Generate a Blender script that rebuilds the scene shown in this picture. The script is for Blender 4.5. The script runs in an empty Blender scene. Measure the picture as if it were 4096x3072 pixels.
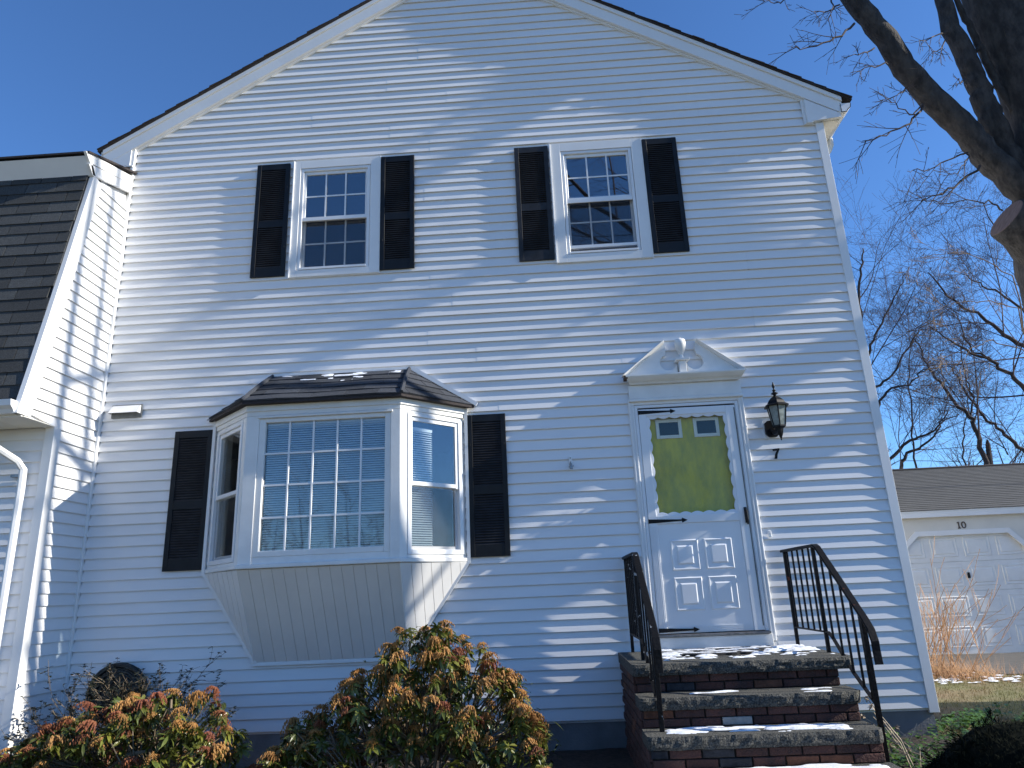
import bpy, bmesh, math, random
from mathutils import Vector, Matrix, noise as mnoise

S = bpy.context.scene
C = S.collection
rnd = random.Random(7)

# ------------------------------------------------------------------ camera
cam_d = bpy.data.cameras.new('camera')
cam = bpy.data.objects.new('camera', cam_d)
C.objects.link(cam)
R_ = Vector((0.99775442, 0.05251251, -0.04157582))
U_ = Vector((0.05484171, -0.28415832, 0.95720762))
F_ = Vector((-0.03845126, 0.95733823, 0.2864001))
mw = Matrix.Identity(4)
for i in range(3):
    mw[i][0], mw[i][1], mw[i][2] = R_[i], U_[i], -F_[i]
mw[0][3], mw[1][3], mw[2][3] = 4.3259, -6.5194, 1.0513
cam.matrix_world = mw
cam_d.sensor_fit = 'HORIZONTAL'
cam_d.sensor_width = 36.0
cam_d.lens = 36.0 * 2804.76 / 4096.0
cam_d.clip_start = 0.05
cam_d.clip_end = 2000
S.camera = cam

# ------------------------------------------------------------------ light
SUN_EL, SUN_AZ = 28.0, 3.8            # degrees: height, and angle off the wall plane towards the viewer
sdir = Vector((math.cos(math.radians(SUN_AZ)) * math.cos(math.radians(SUN_EL)),
               -math.sin(math.radians(SUN_AZ)) * math.cos(math.radians(SUN_EL)),
               math.sin(math.radians(SUN_EL))))
W = bpy.data.worlds.new('World')
S.world = W
W.use_nodes = True
nt = W.node_tree
bg = nt.nodes['Background']
sky = nt.nodes.new('ShaderNodeTexSky')
sky.sky_type = 'NISHITA'
sky.sun_disc = False
sky.sun_elevation = math.radians(SUN_EL)
sky.sun_rotation = math.radians(90.0 + SUN_AZ)
sky.altitude = 50
sky.air_density = 1.0
sky.dust_density = 0.0
sky.ozone_density = 10.0
nt.links.new(sky.outputs[0], bg.inputs[0])
bg.inputs[1].default_value = 0.132
sl = bpy.data.lights.new('sun', 'SUN')
sl.energy = 5.0
sl.angle = math.radians(0.5)
sl.color = (1.0, 0.94, 0.83)
sun = bpy.data.objects.new('sun', sl)
C.objects.link(sun)
sun.rotation_euler = sdir.to_track_quat('Z', 'Y').to_euler()
sun.location = (20, -5, 15)
S.view_settings.view_transform = 'Standard'
S.view_settings.look = 'None'
S.view_settings.gamma = 1.0
S.view_settings.use_curve_mapping = False
S.view_settings.exposure = 0.62
S.cycles.max_bounces = 8
S.cycles.transparent_max_bounces = 16
S.cycles.use_denoising = True
S.cycles.sample_clamp_indirect = 6.0

# ------------------------------------------------------------------ materials
def mat(name, col, rough=0.6, var=0.0, vscale=3.0, vdetail=4.0, col2=None, bump=0.0, bscale=40.0,
        metal=0.0, orand=0.0, spec=0.5, stretch=None, thr=None, transl=0.0):
    m = bpy.data.materials.new(name)
    m.use_nodes = True
    n = m.node_tree.nodes
    L = m.node_tree.links
    b = n['Principled BSDF']
    b.inputs['Roughness'].default_value = rough
    b.inputs['Metallic'].default_value = metal
    b.inputs['Specular IOR Level'].default_value = spec
    b.inputs['Base Color'].default_value = (*col, 1)
    geo = n.new('ShaderNodeNewGeometry')
    pos = geo.outputs['Position']
    if stretch:
        mp = n.new('ShaderNodeMapping')
        mp.inputs['Scale'].default_value = stretch
        L.new(pos, mp.inputs['Vector'])
        pos = mp.outputs['Vector']
    cur = None
    if var > 0 or col2:
        t = n.new('ShaderNodeTexNoise')
        t.inputs['Scale'].default_value = vscale
        t.inputs['Detail'].default_value = vdetail
        t.inputs['Roughness'].default_value = 0.6
        L.new(pos, t.inputs['Vector'])
        r = n.new('ShaderNodeValToRGB')
        a, c2 = (0.35, 0.65) if thr is None else thr
        r.color_ramp.elements[0].position = a
        r.color_ramp.elements[1].position = c2
        if col2:
            e0, e1 = col, col2
        else:
            e0 = tuple(c * (1 - var) for c in col)
            e1 = tuple(min(1, c * (1 + var)) for c in col)
        r.color_ramp.elements[0].color = (*e0, 1)
        r.color_ramp.elements[1].color = (*e1, 1)
        L.new(t.outputs['Fac'], r.inputs['Fac'])
        cur = r.outputs['Color']
    if orand > 0:
        oi = n.new('ShaderNodeObjectInfo')
        mr = n.new('ShaderNodeMapRange')
        mr.inputs['To Min'].default_value = 1 - orand
        mr.inputs['To Max'].default_value = 1 + orand
        L.new(oi.outputs['Random'], mr.inputs['Value'])
        mx = n.new('ShaderNodeVectorMath')
        mx.operation = 'SCALE'
        if cur is None:
            rgb = n.new('ShaderNodeRGB')
            rgb.outputs[0].default_value = (*col, 1)
            cur = rgb.outputs[0]
        L.new(cur, mx.inputs[0])
        L.new(mr.outputs['Result'], mx.inputs['Scale'])
        cur = mx.outputs['Vector']
    if cur is not None:
        L.new(cur, b.inputs['Base Color'])
    if bump > 0:
        t2 = n.new('ShaderNodeTexNoise')
        t2.inputs['Scale'].default_value = bscale
        t2.inputs['Detail'].default_value = 5
        L.new(pos, t2.inputs['Vector'])
        bp = n.new('ShaderNodeBump')
        bp.inputs['Strength'].default_value = bump
        bp.inputs['Distance'].default_value = 0.02
        L.new(t2.outputs['Fac'], bp.inputs['Height'])
        L.new(bp.outputs['Normal'], b.inputs['Normal'])
    if transl > 0:
        out = n['Material Output']
        tr = n.new('ShaderNodeBsdfTranslucent')
        tr.inputs['Color'].default_value = (*[min(1, c * 1.6) for c in col], 1)
        ms = n.new('ShaderNodeMixShader')
        ms.inputs['Fac'].default_value = transl
        L.new(b.outputs[0], ms.inputs[1])
        L.new(tr.outputs[0], ms.inputs[2])
        L.new(ms.outputs[0], out.inputs['Surface'])
    return m

def glass_mat(name, ior=1.75, tint=(0.85, 0.9, 0.92), rough=0.01):
    m = bpy.data.materials.new(name)
    m.use_nodes = True
    n = m.node_tree.nodes
    L = m.node_tree.links
    n.remove(n['Principled BSDF'])
    out = n['Material Output']
    r0 = ((ior - 1) / (ior + 1)) ** 2                      # Schlick reflectance, the same from both sides of the pane
    ge = n.new('ShaderNodeNewGeometry')
    dt = n.new('ShaderNodeVectorMath'); dt.operation = 'DOT_PRODUCT'
    L.new(ge.outputs['Normal'], dt.inputs[0]); L.new(ge.outputs['Incoming'], dt.inputs[1])
    ab = n.new('ShaderNodeMath'); ab.operation = 'ABSOLUTE'; L.new(dt.outputs['Value'], ab.inputs[0])
    om = n.new('ShaderNodeMath'); om.operation = 'SUBTRACT'; om.inputs[0].default_value = 1.0; L.new(ab.outputs[0], om.inputs[1])
    pw = n.new('ShaderNodeMath'); pw.operation = 'POWER'; pw.inputs[1].default_value = 5.0; L.new(om.outputs[0], pw.inputs[0])
    fr = n.new('ShaderNodeMath'); fr.operation = 'MULTIPLY_ADD'; fr.inputs[1].default_value = 1 - r0; fr.inputs[2].default_value = r0; L.new(pw.outputs[0], fr.inputs[0])
    g = n.new('ShaderNodeBsdfGlossy')
    g.inputs['Roughness'].default_value = rough
    t = n.new('ShaderNodeBsdfTransparent')
    t.inputs['Color'].default_value = (*tint, 1)
    mx = n.new('ShaderNodeMixShader')
    L.new(fr.outputs[0], mx.inputs[0])
    L.new(t.outputs[0], mx.inputs[1])
    L.new(g.outputs[0], mx.inputs[2])
    L.new(mx.outputs[0], out.inputs['Surface'])
    return m

VINYL = mat('vinyl_siding', (0.80, 0.80, 0.80), 0.42, var=0.035, vscale=1.2, stretch=(0.5, 1, 3), bump=0.03, bscale=120)
TRIM = mat('white_trim', (0.81, 0.81, 0.80), 0.4, var=0.03, vscale=2.5, bump=0.02, bscale=60)
PAINT = mat('worn_white_paint', (0.78, 0.78, 0.76), 0.5, var=0.05, vscale=5, bump=0.05, bscale=90)
SOFFIT = mat('cream_soffit', (0.78, 0.76, 0.70), 0.5, var=0.03, vscale=4)
SKIRTM = mat('ivory_vinyl', (0.79, 0.78, 0.76), 0.45, var=0.03, vscale=3)
WOODSH = mat('rotten_wood', (0.10, 0.06, 0.04), 0.9, var=0.4, vscale=30)
ALU = mat('white_aluminium', (0.80, 0.81, 0.82), 0.3, var=0.02, vscale=3)
SHUT = mat('black_shutter', (0.008, 0.009, 0.011), 0.5, var=0.25, vscale=9, bump=0.05, bscale=80, spec=0.3)
SHUTDUSTLIT = mat('dusty_lit_black_shutter', (0.022, 0.023, 0.027), 0.6, var=0.3, vscale=9, spec=0.35)  # dust on one shutter; on the slats the paler tone stands for caught light
ASPH = mat('charcoal_shingle', (0.052, 0.055, 0.056), 0.9, var=0.4, vscale=120, vdetail=4, bump=0.4, bscale=160, orand=0.32)
ASPHB = mat('slate_grey_shingle', (0.036, 0.041, 0.052), 0.9, var=0.35, vscale=120, vdetail=4, bump=0.4, bscale=160, orand=0.3)
ASPHF = mat('charcoal_shingle_field', (0.05, 0.052, 0.055), 0.9, var=0.35, vscale=150, bump=0.3, bscale=250)
ROOFB = mat('brown_black_roof', (0.035, 0.028, 0.028), 0.9, var=0.3, vscale=60, bump=0.2, bscale=150)
GROOF = mat('weathered_grey_roof', (0.075, 0.076, 0.076), 0.95, var=0.22, vscale=5, vdetail=8, stretch=(0.6, 3, 3), bump=0.25, bscale=120)
CONC = mat('foundation_concrete', (0.20, 0.20, 0.20), 0.9, var=0.2, vscale=2.5, vdetail=7, bump=0.15, bscale=60)
TREAD = mat('rough_stone_tread', (0.026, 0.028, 0.027), 0.9, col2=(0.145, 0.14, 0.12), vscale=95, vdetail=5, thr=(0.40, 0.66), bump=0.6, bscale=110)
MORT = mat('dark_mortar', (0.028, 0.026, 0.025), 0.95, var=0.3, vscale=50, bump=0.3, bscale=120)
BRICK = mat('red_brick', (0.085, 0.036, 0.028), 0.9, col2=(0.042, 0.027, 0.024), vscale=12, vdetail=7, thr=(0.42, 0.72), bump=0.5, bscale=70, orand=0.25)
BRICKO = mat('orange_brick', (0.13, 0.052, 0.028), 0.9, var=0.35, vscale=20, bump=0.3, bscale=90)
BRICKD = mat('blue_black_brick', (0.030, 0.030, 0.034), 0.9, var=0.4, vscale=20, bump=0.3, bscale=90)
BRICKW = mat('pale_brick', (0.34, 0.33, 0.30), 0.9, var=0.15, vscale=25, bump=0.3, bscale=90)
IRON = mat('black_iron', (0.007, 0.007, 0.008), 0.5, col2=(0.12, 0.035, 0.018), vscale=9, vdetail=6, thr=(0.68, 0.73), bump=0.15, bscale=60, spec=0.15)
IRONF = mat('flaking_black_iron', (0.007, 0.007, 0.008), 0.5, col2=(0.26, 0.29, 0.32), vscale=11, vdetail=5, thr=(0.66, 0.68), bump=0.2, bscale=60, spec=0.15)
BLACKM = mat('black_metal', (0.006, 0.006, 0.007), 0.45, var=0.3, vscale=20, spec=0.25)
FROST = mat('seeded_lamp_glass', (0.20, 0.23, 0.22), 0.25, var=0.3, vscale=25)
YELLOW = mat('yellow_door_paint', (0.66, 0.57, 0.08), 0.5, col2=(0.44, 0.41, 0.09), vscale=7, vdetail=6, stretch=(2, 1, 0.8))
DARKROOM = mat('dark_room', (0.03, 0.032, 0.036), 0.9)  # near-black walls stand in for the shade of unlit rooms
BLIND = mat('white_blind', (0.78, 0.80, 0.80), 0.6)
GLASS = glass_mat('window_glass', 3.0, (0.75, 0.82, 0.86))
GLASSB = glass_mat('bay_glass', 2.1, (0.90, 0.94, 0.96), 0.025)
GLASSD = glass_mat('storm_glass', 1.32, (0.96, 0.97, 0.94), 0.05)
SCREEN = glass_mat('screened_glass', 3.0, (0.45, 0.48, 0.50), 0.02)
RUBBER = mat('black_rubber', (0.012, 0.012, 0.013), 0.8, var=0.3, vscale=40)
SNOW = mat('old_snow', (0.82, 0.85, 0.90), 0.6, var=0.06, vscale=25, bump=0.2, bscale=70)
SOIL = mat('bed_mulch', (0.035, 0.026, 0.02), 0.95, var=0.5, vscale=25, vdetail=7, bump=0.6, bscale=45)
LAWN = mat('winter_lawn', (0.20, 0.145, 0.08), 0.95, col2=(0.155, 0.15, 0.065), vscale=1.6, vdetail=8, thr=(0.38, 0.62), bump=0.5, bscale=35)
DRIVE = mat('driveway_asphalt', (0.085, 0.08, 0.075), 0.95, var=0.2, vscale=8, vdetail=7, bump=0.3, bscale=90)
BARK = mat('maple_bark', (0.075, 0.066, 0.060), 0.95, col2=(0.026, 0.023, 0.022), vscale=11, vdetail=8, stretch=(1, 1, 0.45), thr=(0.38, 0.62), bump=1.0, bscale=34)
MOSS = mat('lichen_bark', (0.15, 0.14, 0.065), 0.95, col2=(0.05, 0.045, 0.04), vscale=6, vdetail=8, thr=(0.4, 0.6), bump=0.8, bscale=18)
CUTW = mat('sawn_wood', (0.15, 0.105, 0.09), 0.8, var=0.3, vscale=9, stretch=(1, 6, 1))
TWIG = mat('grey_brown_twig', (0.060, 0.045, 0.042), 0.9, var=0.3, vscale=4)
FARBARK = mat('far_bark', (0.050, 0.040, 0.038), 0.95, var=0.3, vscale=3)
FARTWIG = mat('far_twig', (0.075, 0.055, 0.060), 0.95, var=0.3, vscale=0.8)
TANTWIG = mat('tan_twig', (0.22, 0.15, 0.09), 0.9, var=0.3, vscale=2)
LEAF = mat('dark_green_leaf', (0.042, 0.058, 0.014), 0.38, col2=(0.090, 0.110, 0.020), vscale=9, orand=0.35, transl=0.12)
LEAFLIT = mat('lit_olive_leaf', (0.11, 0.125, 0.020), 0.36, col2=(0.19, 0.19, 0.035), vscale=8, orand=0.3, transl=0.2)  # olive brightened so sunlight on the leaves is in the colour
BUDO = mat('orange_bud', (0.36, 0.17, 0.045), 0.7, col2=(0.48, 0.26, 0.08), vscale=6, orand=0.3, transl=0.2)
BUDR = mat('russet_bud', (0.20, 0.058, 0.028), 0.7, col2=(0.30, 0.105, 0.04), vscale=6, orand=0.3, transl=0.2)
STEM = mat('pale_shrub_stem', (0.17, 0.13, 0.085), 0.85, var=0.3, vscale=20)
SMALLLF = mat('small_dark_leaf', (0.022, 0.026, 0.012), 0.5, orand=0.4)
YEWM = mat('yew_needle', (0.006, 0.009, 0.005), 0.9, orand=0.4, spec=0.08)  # needles near-black: deep shade put into the colour
IVY = mat('ivy_leaf', (0.045, 0.10, 0.018), 0.35, col2=(0.10, 0.19, 0.03), vscale=14, transl=0.15)
STRAW = mat('straw_stem', (0.42, 0.24, 0.12), 0.85, var=0.3, vscale=6)
DRYST = mat('dry_stalk', (0.46, 0.38, 0.28), 0.85, var=0.25, vscale=15)
DRYFL = mat('dry_flower', (0.40, 0.33, 0.25), 0.9, var=0.35, vscale=30)
GRASSM = mat('dead_grass', (0.31, 0.22, 0.115), 0.9, col2=(0.21, 0.205, 0.075), vscale=1.6, vdetail=6, thr=(0.4, 0.6))
FARW = mat('far_wood', (0.05, 0.043, 0.04), 0.95, var=0.4, vscale=1.5)
GREYPL = mat('grey_plastic', (0.14, 0.15, 0.15), 0.5, var=0.2, vscale=15)
HOSE = mat('dark_hose', (0.018, 0.022, 0.022), 0.5, var=0.3, vscale=20)
GALV = mat('galvanised', (0.35, 0.36, 0.36), 0.45, var=0.2, vscale=30, metal=0.5)
NUMB = mat('brown_numeral', (0.09, 0.06, 0.04), 0.5)

# ------------------------------------------------------------------ mesh builder
class MB:
    def __init__(s):
        s.v = []; s.f = []
    def add(s, vs, fs):
        o = len(s.v)
        s.v += [tuple(p) for p in vs]
        s.f += [tuple(i + o for i in f) for f in fs]
    def box(s, x0, x1, y0, y1, z0, z1):
        s.add([(x0, y0, z0), (x1, y0, z0), (x1, y1, z0), (x0, y1, z0), (x0, y0, z1), (x1, y0, z1), (x1, y1, z1), (x0, y1, z1)],
              [(0, 3, 2, 1), (4, 5, 6, 7), (0, 1, 5, 4), (1, 2, 6, 5), (2, 3, 7, 6), (3, 0, 4, 7)])
    def obox(s, O, u, n, u0, u1, w0, w1, z0, z1):
        """box in a frame: u along the face, n outward, z up"""
        P = lambda a, w, z: (O[0] + u[0] * a + n[0] * w, O[1] + u[1] * a + n[1] * w, z)
        s.add([P(u0, w1, z0), P(u1, w1, z0), P(u1, w0, z0), P(u0, w0, z0), P(u0, w1, z1), P(u1, w1, z1), P(u1, w0, z1), P(u0, w0, z1)],
              [(0, 3, 2, 1), (4, 5, 6, 7), (0, 1, 5, 4), (1, 2, 6, 5), (2, 3, 7, 6), (3, 0, 4, 7)])
    def prism(s, pts, d):
        """polygon pts extruded by vector d"""
        n = len(pts)
        a = [Vector(p) for p in pts]
        b = [p + Vector(d) for p in a]
        s.add(a + b, [tuple(range(n - 1, -1, -1)), tuple(range(n, 2 * n))] + [(i, (i + 1) % n, n + (i + 1) % n, n + i) for i in range(n)])
    def loft(s, rings, cap=True, closed=True):
        k = len(rings[0]); o = []
        vs = [p for r in rings for p in r]
        fs = []
        for i in range(len(rings) - 1):
            for j in range(k if closed else k - 1):
                j2 = (j + 1) % k
                fs.append((i * k + j, i * k + j2, (i + 1) * k + j2, (i + 1) * k + j))
        if cap:
            fs.append(tuple(range(k - 1, -1, -1)))
            fs.append(tuple((len(rings) - 1) * k + j for j in range(k)))
        s.add(vs, fs)
    def tube(s, pts, rad, k=6, cap=True, rough=0.0):
        pts = [Vector(p) for p in pts]
        if not hasattr(rad, '__len__'): rad = [rad] * len(pts)
        rings = []
        ref = None
        for i, p in enumerate(pts):
            t = (pts[min(i + 1, len(pts) - 1)] - pts[max(i - 1, 0)])
            if t.length < 1e-9: t = Vector((0, 0, 1))
            t.normalize()
            if ref is None:
                ref = Vector((0, 0, 1)) if abs(t.z) < 0.9 else Vector((1, 0, 0))
            a = ref - t * ref.dot(t)
            if a.length < 1e-6: a = t.orthogonal()
            a.normalize(); ref = a
            b = t.cross(a)
            ring = []
            for j in range(k):
                an = 2 * math.pi * j / k
                r = rad[i]
                if rough: r *= 1 + rough * mnoise.noise(Vector((p.x * 2.3 + math.cos(an) * 1.3, p.y * 2.3 + math.sin(an) * 1.3, p.z * 2.0)))
                ring.append(p + a * (math.cos(an) * r) + b * (math.sin(an) * r))
            rings.append(ring)
        s.loft(rings, cap)
    def lathe(s, c, prof, k=12, ang0=0.0):
        """prof: list of (r, z) about the vertical axis at c"""
        s.loft([[(c[0] + r * math.cos(ang0 + 2 * math.pi * j / k), c[1] + r * math.sin(ang0 + 2 * math.pi * j / k), c[2] + z) for j in range(k)] for r, z in prof])
    def mesh(s, name, m, smooth=False):
        me = bpy.data.meshes.new(name)
        me.from_pydata(s.v, [], s.f)
        if smooth: me.polygons.foreach_set('use_smooth', [True] * len(me.polygons))
        me.materials.append(m)
        me.update()
        return me
    def build(s, name, m, parent=None, smooth=False, bevel=0.0, at=None, **props):
        me = s.mesh(name, m, smooth)
        o = bpy.data.objects.new(name, me)
        C.objects.link(o)
        if parent is not None:
            o.parent = parent
            o.location = Vector(at or (0, 0, 0)) - wl(parent)
        elif at is not None:
            o.location = at
        if bevel:
            b = o.modifiers.new('bevel', 'BEVEL'); b.width = bevel; b.segments = 1; b.limit_method = 'ANGLE'
        for k, val in props.items(): o[k] = val
        return o

def wl(o):
    p = Vector((0, 0, 0))
    while o is not None:
        p = p + o.location; o = o.parent
    return p
def inst(name, me, loc, parent, rot=None, scale=None):
    o = bpy.data.objects.new(name, me)
    C.objects.link(o)
    o.parent = parent
    o.location = Vector(loc) - (wl(parent) if parent else Vector((0, 0, 0)))
    if rot is not None: o.rotation_euler = rot
    if scale is not None: o.scale = scale
    return o
def thing(name, loc, label, cat, group=None):
    o = bpy.data.objects.new(name, None)
    o.empty_display_size = 0.1
    C.objects.link(o)
    o.location = loc
    o['label'] = label; o['category'] = cat
    if group: o['group'] = group
    return o
def tag(o, label, cat, group=None, kind=None):
    o['label'] = label
    if cat: o['category'] = cat
    if group: o['group'] = group
    if kind: o['kind'] = kind
    return o

def clip_poly(poly, convex):
    """Sutherland-Hodgman, convex given counter-clockwise"""
    out = poly
    n = len(convex)
    for i in range(n):
        ax, ay = convex[i]; bx, by = convex[(i + 1) % n]
        inp, out = out, []
        if not inp: return []
        side = lambda p: (bx - ax) * (p[1] - ay) - (by - ay) * (p[0] - ax)
        for j in range(len(inp)):
            p, q = inp[j], inp[(j + 1) % len(inp)]
            sp, sq = side(p), side(q)
            if sp >= 0: out.append(p)
            if (sp >= 0) != (sq >= 0):
                t = sp / (sp - sq)
                out.append((p[0] + (q[0] - p[0]) * t, p[1] + (q[1] - p[1]) * t))
    return out
def area2(p):
    return 0.5 * abs(sum(p[i][0] * p[(i + 1) % len(p)][1] - p[(i + 1) % len(p)][0] * p[i][1] for i in range(len(p))))

def tiles(name, m, parent, O, A, B, convex, rects, h0, h1, tilt=0.0, jit=0.0, joined=None, wave=None):
    """clip each rect (a0,a1,b0,b1) in plane (O,A,B) to the convex polygon, extrude from h0 to h1 (+ more at its low edge)"""
    O, A, B = Vector(O), Vector(A), Vector(B)
    N = A.cross(B)
    got = []
    jb = MB() if joined else None
    for (a0, a1, b0, b1) in rects:
        poly = clip_poly([(a0, b0), (a1, b0), (a1, b1), (a0, b1)], convex)
        if len(poly) < 3 or area2(poly) < 2e-4: continue
        e = rnd.uniform(-jit, jit)
        bot = [O + A * a + B * b + N * h0 for a, b in poly]
        top = []
        for a, b in poly:
            h = h1 + e + tilt * (b1 - b) / (b1 - b0)
            if wave: h += wave(a, b)
            top.append(O + A * a + B * b + N * h)
        n = len(poly)
        k = jb if joined else MB()
        k.add(bot + top, [tuple(range(n - 1, -1, -1)), tuple(range(n, 2 * n))] + [(i, (i + 1) % n, n + (i + 1) % n, n + i) for i in range(n)])
        if not joined: got.append(k.build(name, m, parent))
    if joined: got = jb.build(joined, m, parent)
    return got

# ------------------------------------------------------------------ siding
E = 0.1016
TAP = 0.0175
def seg_minus(a, b, holes):
    segs = [(a, b)]
    for h0, h1 in holes:
        ns = []
        for s0, s1 in segs:
            if h1 <= s0 or h0 >= s1: ns.append((s0, s1)); continue
            if h0 > s0 + 0.01: ns.append((s0, h0))
            if h1 < s1 - 0.01: ns.append((h1, s1))
        segs = ns
    return segs

def siding_piece(parent, P, z0, nc, fa, fb, off=0.0, lap=0.0, step=0.24, seed=0.0):
    """nc courses from z0; fa(z), fb(z) end positions along the wall; P(s, d, z) maps to world, d = depth behind the lip plane"""
    b = MB()
    L = fb(z0) - fa(z0)
    n = max(1, int(round(L / step)))
    rows = []
    for c in range(nc):
        za = z0 + c * E
        rows += [(TAP + 0.003, za + 0.0065), (0.0016, za), (0.0, za + 0.003), (TAP * 0.52, za + E * 0.55), (TAP * 1.08, za + E + 0.0075)]
    vs = []
    for d, z in rows:
        a, e = fa(min(z, z0 + nc * E - 1e-4)), fb(min(z, z0 + nc * E - 1e-4))
        for i in range(n + 1):
            s = a + (e - a) * i / n
            w = 0.0010 * mnoise.noise(Vector((s * 0.9, z0 * 3.1 + seed, 2.0))) + 0.0006 * mnoise.noise(Vector((s * 2.7, z * 2.0, 5.0 + seed)))
            vs.append(P(s, d + off + w, z))
    fs = []
    for r in range(len(rows) - 1):
        for i in range(n):
            fs.append((r * (n + 1) + i, r * (n + 1) + i + 1, (r + 1) * (n + 1) + i + 1, (r + 1) * (n + 1) + i))
    # returned ends, so the panel has thickness
    k = len(rows)
    for i in (0, n):
        o = len(vs)
        for r in range(k):
            d, z = rows[r]
            a, e = fa(min(z, z0 + nc * E - 1e-4)), fb(min(z, z0 + nc * E - 1e-4))
            vs.append(P(a if i == 0 else e, TAP + 0.004 + off, z))
        for r in range(k - 1):
            q = (r * (n + 1) + i, (r + 1) * (n + 1) + i, o + r + 1, o + r)
            fs.append(q if i else q[::-1])
    b.add(vs, fs)
    return b.build('siding_panel', VINYL, parent)

def hole_grid(b, x0, x1, z0, z1, y0, y1, holes):
    xs = sorted({x0, x1, *[v for h in holes for v in h[:2] if x0 < v < x1]})
    zs = sorted({z0, z1, *[v for h in holes for v in h[2:] if z0 < v < z1]})
    for i in range(len(xs) - 1):
        run = None
        for j in range(len(zs) - 1):
            cx, cz = (xs[i] + xs[i + 1]) / 2, (zs[j] + zs[j + 1]) / 2
            if any(h[0] < cx < h[1] and h[2] < cz < h[3] for h in holes):
                if run: b.box(xs[i], xs[i + 1], y0, y1, run[0], run[1]); run = None
            else:
                run = (run[0] if run else zs[j], zs[j + 1])
        if run: b.box(xs[i], xs[i + 1], y0, y1, run[0], run[1])

# ================================================================== SETTING
def sheet(name, m, x0, x1, y0, y1, nx, ny, zf, label):
    b = MB()
    vs = [(x0 + (x1 - x0) * i / nx, y0 + (y1 - y0) * j / ny, 0) for j in range(ny + 1) for i in range(nx + 1)]
    vs = [(x, y, zf(x, y)) for x, y, _ in vs]
    fs = [(j * (nx + 1) + i, j * (nx + 1) + i + 1, (j + 1) * (nx + 1) + i + 1, (j + 1) * (nx + 1) + i) for j in range(ny) for i in range(nx)]
    b.add(vs, fs)
    o = b.build(name, m, None, smooth=True)
    o['kind'] = 'structure'
    o['label'] = label
    return o
def gz(x, y):
    base = -0.24 - 0.07 * min(1, max(0, (-y - 0.5) / 5.0)) - 0.08 * max(0, min(1, (y - 2.5) / 4.5)) - 0.10 * max(0, min(1, (5 - x) / 5))
    return base + 0.025 * mnoise.noise(Vector((x * 0.5, y * 0.5, 0))) + 0.008 * mnoise.noise(Vector((x * 3, y * 3, 4)))
sheet('lawn', LAWN, -14, 22, -14, 22, 120, 120, gz, 'brown winter lawn around the house')
gb = MB()
for (x0, x1, y0, y1) in ((-400, -14, -400, 400), (22, 400, -400, 400), (-14, 22, -400, -14), (-14, 22, 22, 400)):
    gb.add([(x0, y0, -0.36), (x1, y0, -0.36), (x1, y1, -0.36), (x0, y1, -0.36)], [(0, 1, 2, 3)])
g = gb.build('ground', LAWN); g['kind'] = 'structure'; g['label'] = 'open ground running to the horizon'
sheet('planting_bed', SOIL, -3.2, 4.90, -2.2, -0.02, 50, 16, lambda x, y: gz(x, y) + 0.03 + 0.02 * mnoise.noise(Vector((x * 4, y * 4, 1))), 'dark mulched planting bed along the foundation')
sheet('planting_bed', SOIL, 6.42, 7.6, -1.9, -0.02, 16, 20, lambda x, y: gz(x, y) + 0.02 + 0.02 * mnoise.noise(Vector((x * 4, y * 4, 1))), 'dark planting bed right of the steps')
db = MB()
def drive_in(x, y):
    xl = 10.42 - 0.28 * math.sin(max(0, min(1, (y - 3.6) / 3.4)) * 3.0) + 0.05 * mnoise.noise(Vector((y * 2.2, 0, 0)))
    return x > xl and y > 3.98 - 0.18 * (x - 10.4) and y < 7.2
N_ = 0.12
vid_ = {}
vs_, fs_ = [], []
for i in range(92):
    for j in range(46):
        x, y = 10.0 + i * N_, 1.8 + j * N_
        if not drive_in(x + N_ / 2, y + N_ / 2): continue
        q_ = []
        for a, c in ((i, j), (i + 1, j), (i + 1, j + 1), (i, j + 1)):
            if (a, c) not in vid_:
                vid_[a, c] = len(vs_); xx, yy = 10.0 + a * N_, 1.8 + c * N_
                vs_.append((xx, yy, gz(xx, yy) + 0.012))
            q_.append(vid_[a, c])
        fs_.append(tuple(q_))
db.add(vs_, fs_)
o = db.build('driveway', DRIVE, None, smooth=True); o['kind'] = 'structure'; o['label'] = 'grey asphalt apron in front of the garage'

# ================================================================== HOUSE
HW = 7.485
house = thing('house', (3.7, 4.5, -0.3), 'white clapboard gable house with black shutters, bay window and pedimented door', 'house')
rl = lambda z: (z - 6.18) / 0.60                       # left roof line x at height z
xa = lambda z: max(0.0, rl(z - 0.06) + 0.0)
xb = lambda z: min(HW - 0.07, 7.38 - rl(z - 0.06))
WIN = [(1.86, 2.655, 4.34, 5.575), (4.672, 5.455, 4.33, 5.575)]
HOLES = WIN + [(1.28, 3.48, 1.43, 2.73), (5.215, 6.195, 0.60, 2.735)]
b = MB()
hole_grid(b, 0.02, HW - 0.02, -0.02, 5.9, 0.0235, 0.12, HOLES)
b.prism([(0.02, 0.0235, 5.902), (HW - 0.02, 0.0235, 5.902), (HW - 0.02, 0.0235, 6.12), (3.70, 0.0235, 8.26), (0.02, 0.0235, 6.12)], (0, 0.0965, 0))
front_wall = b.build('front_wall', VINYL, house)
PF = lambda s, d, z: (s, d, z)
joints = {}
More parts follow.
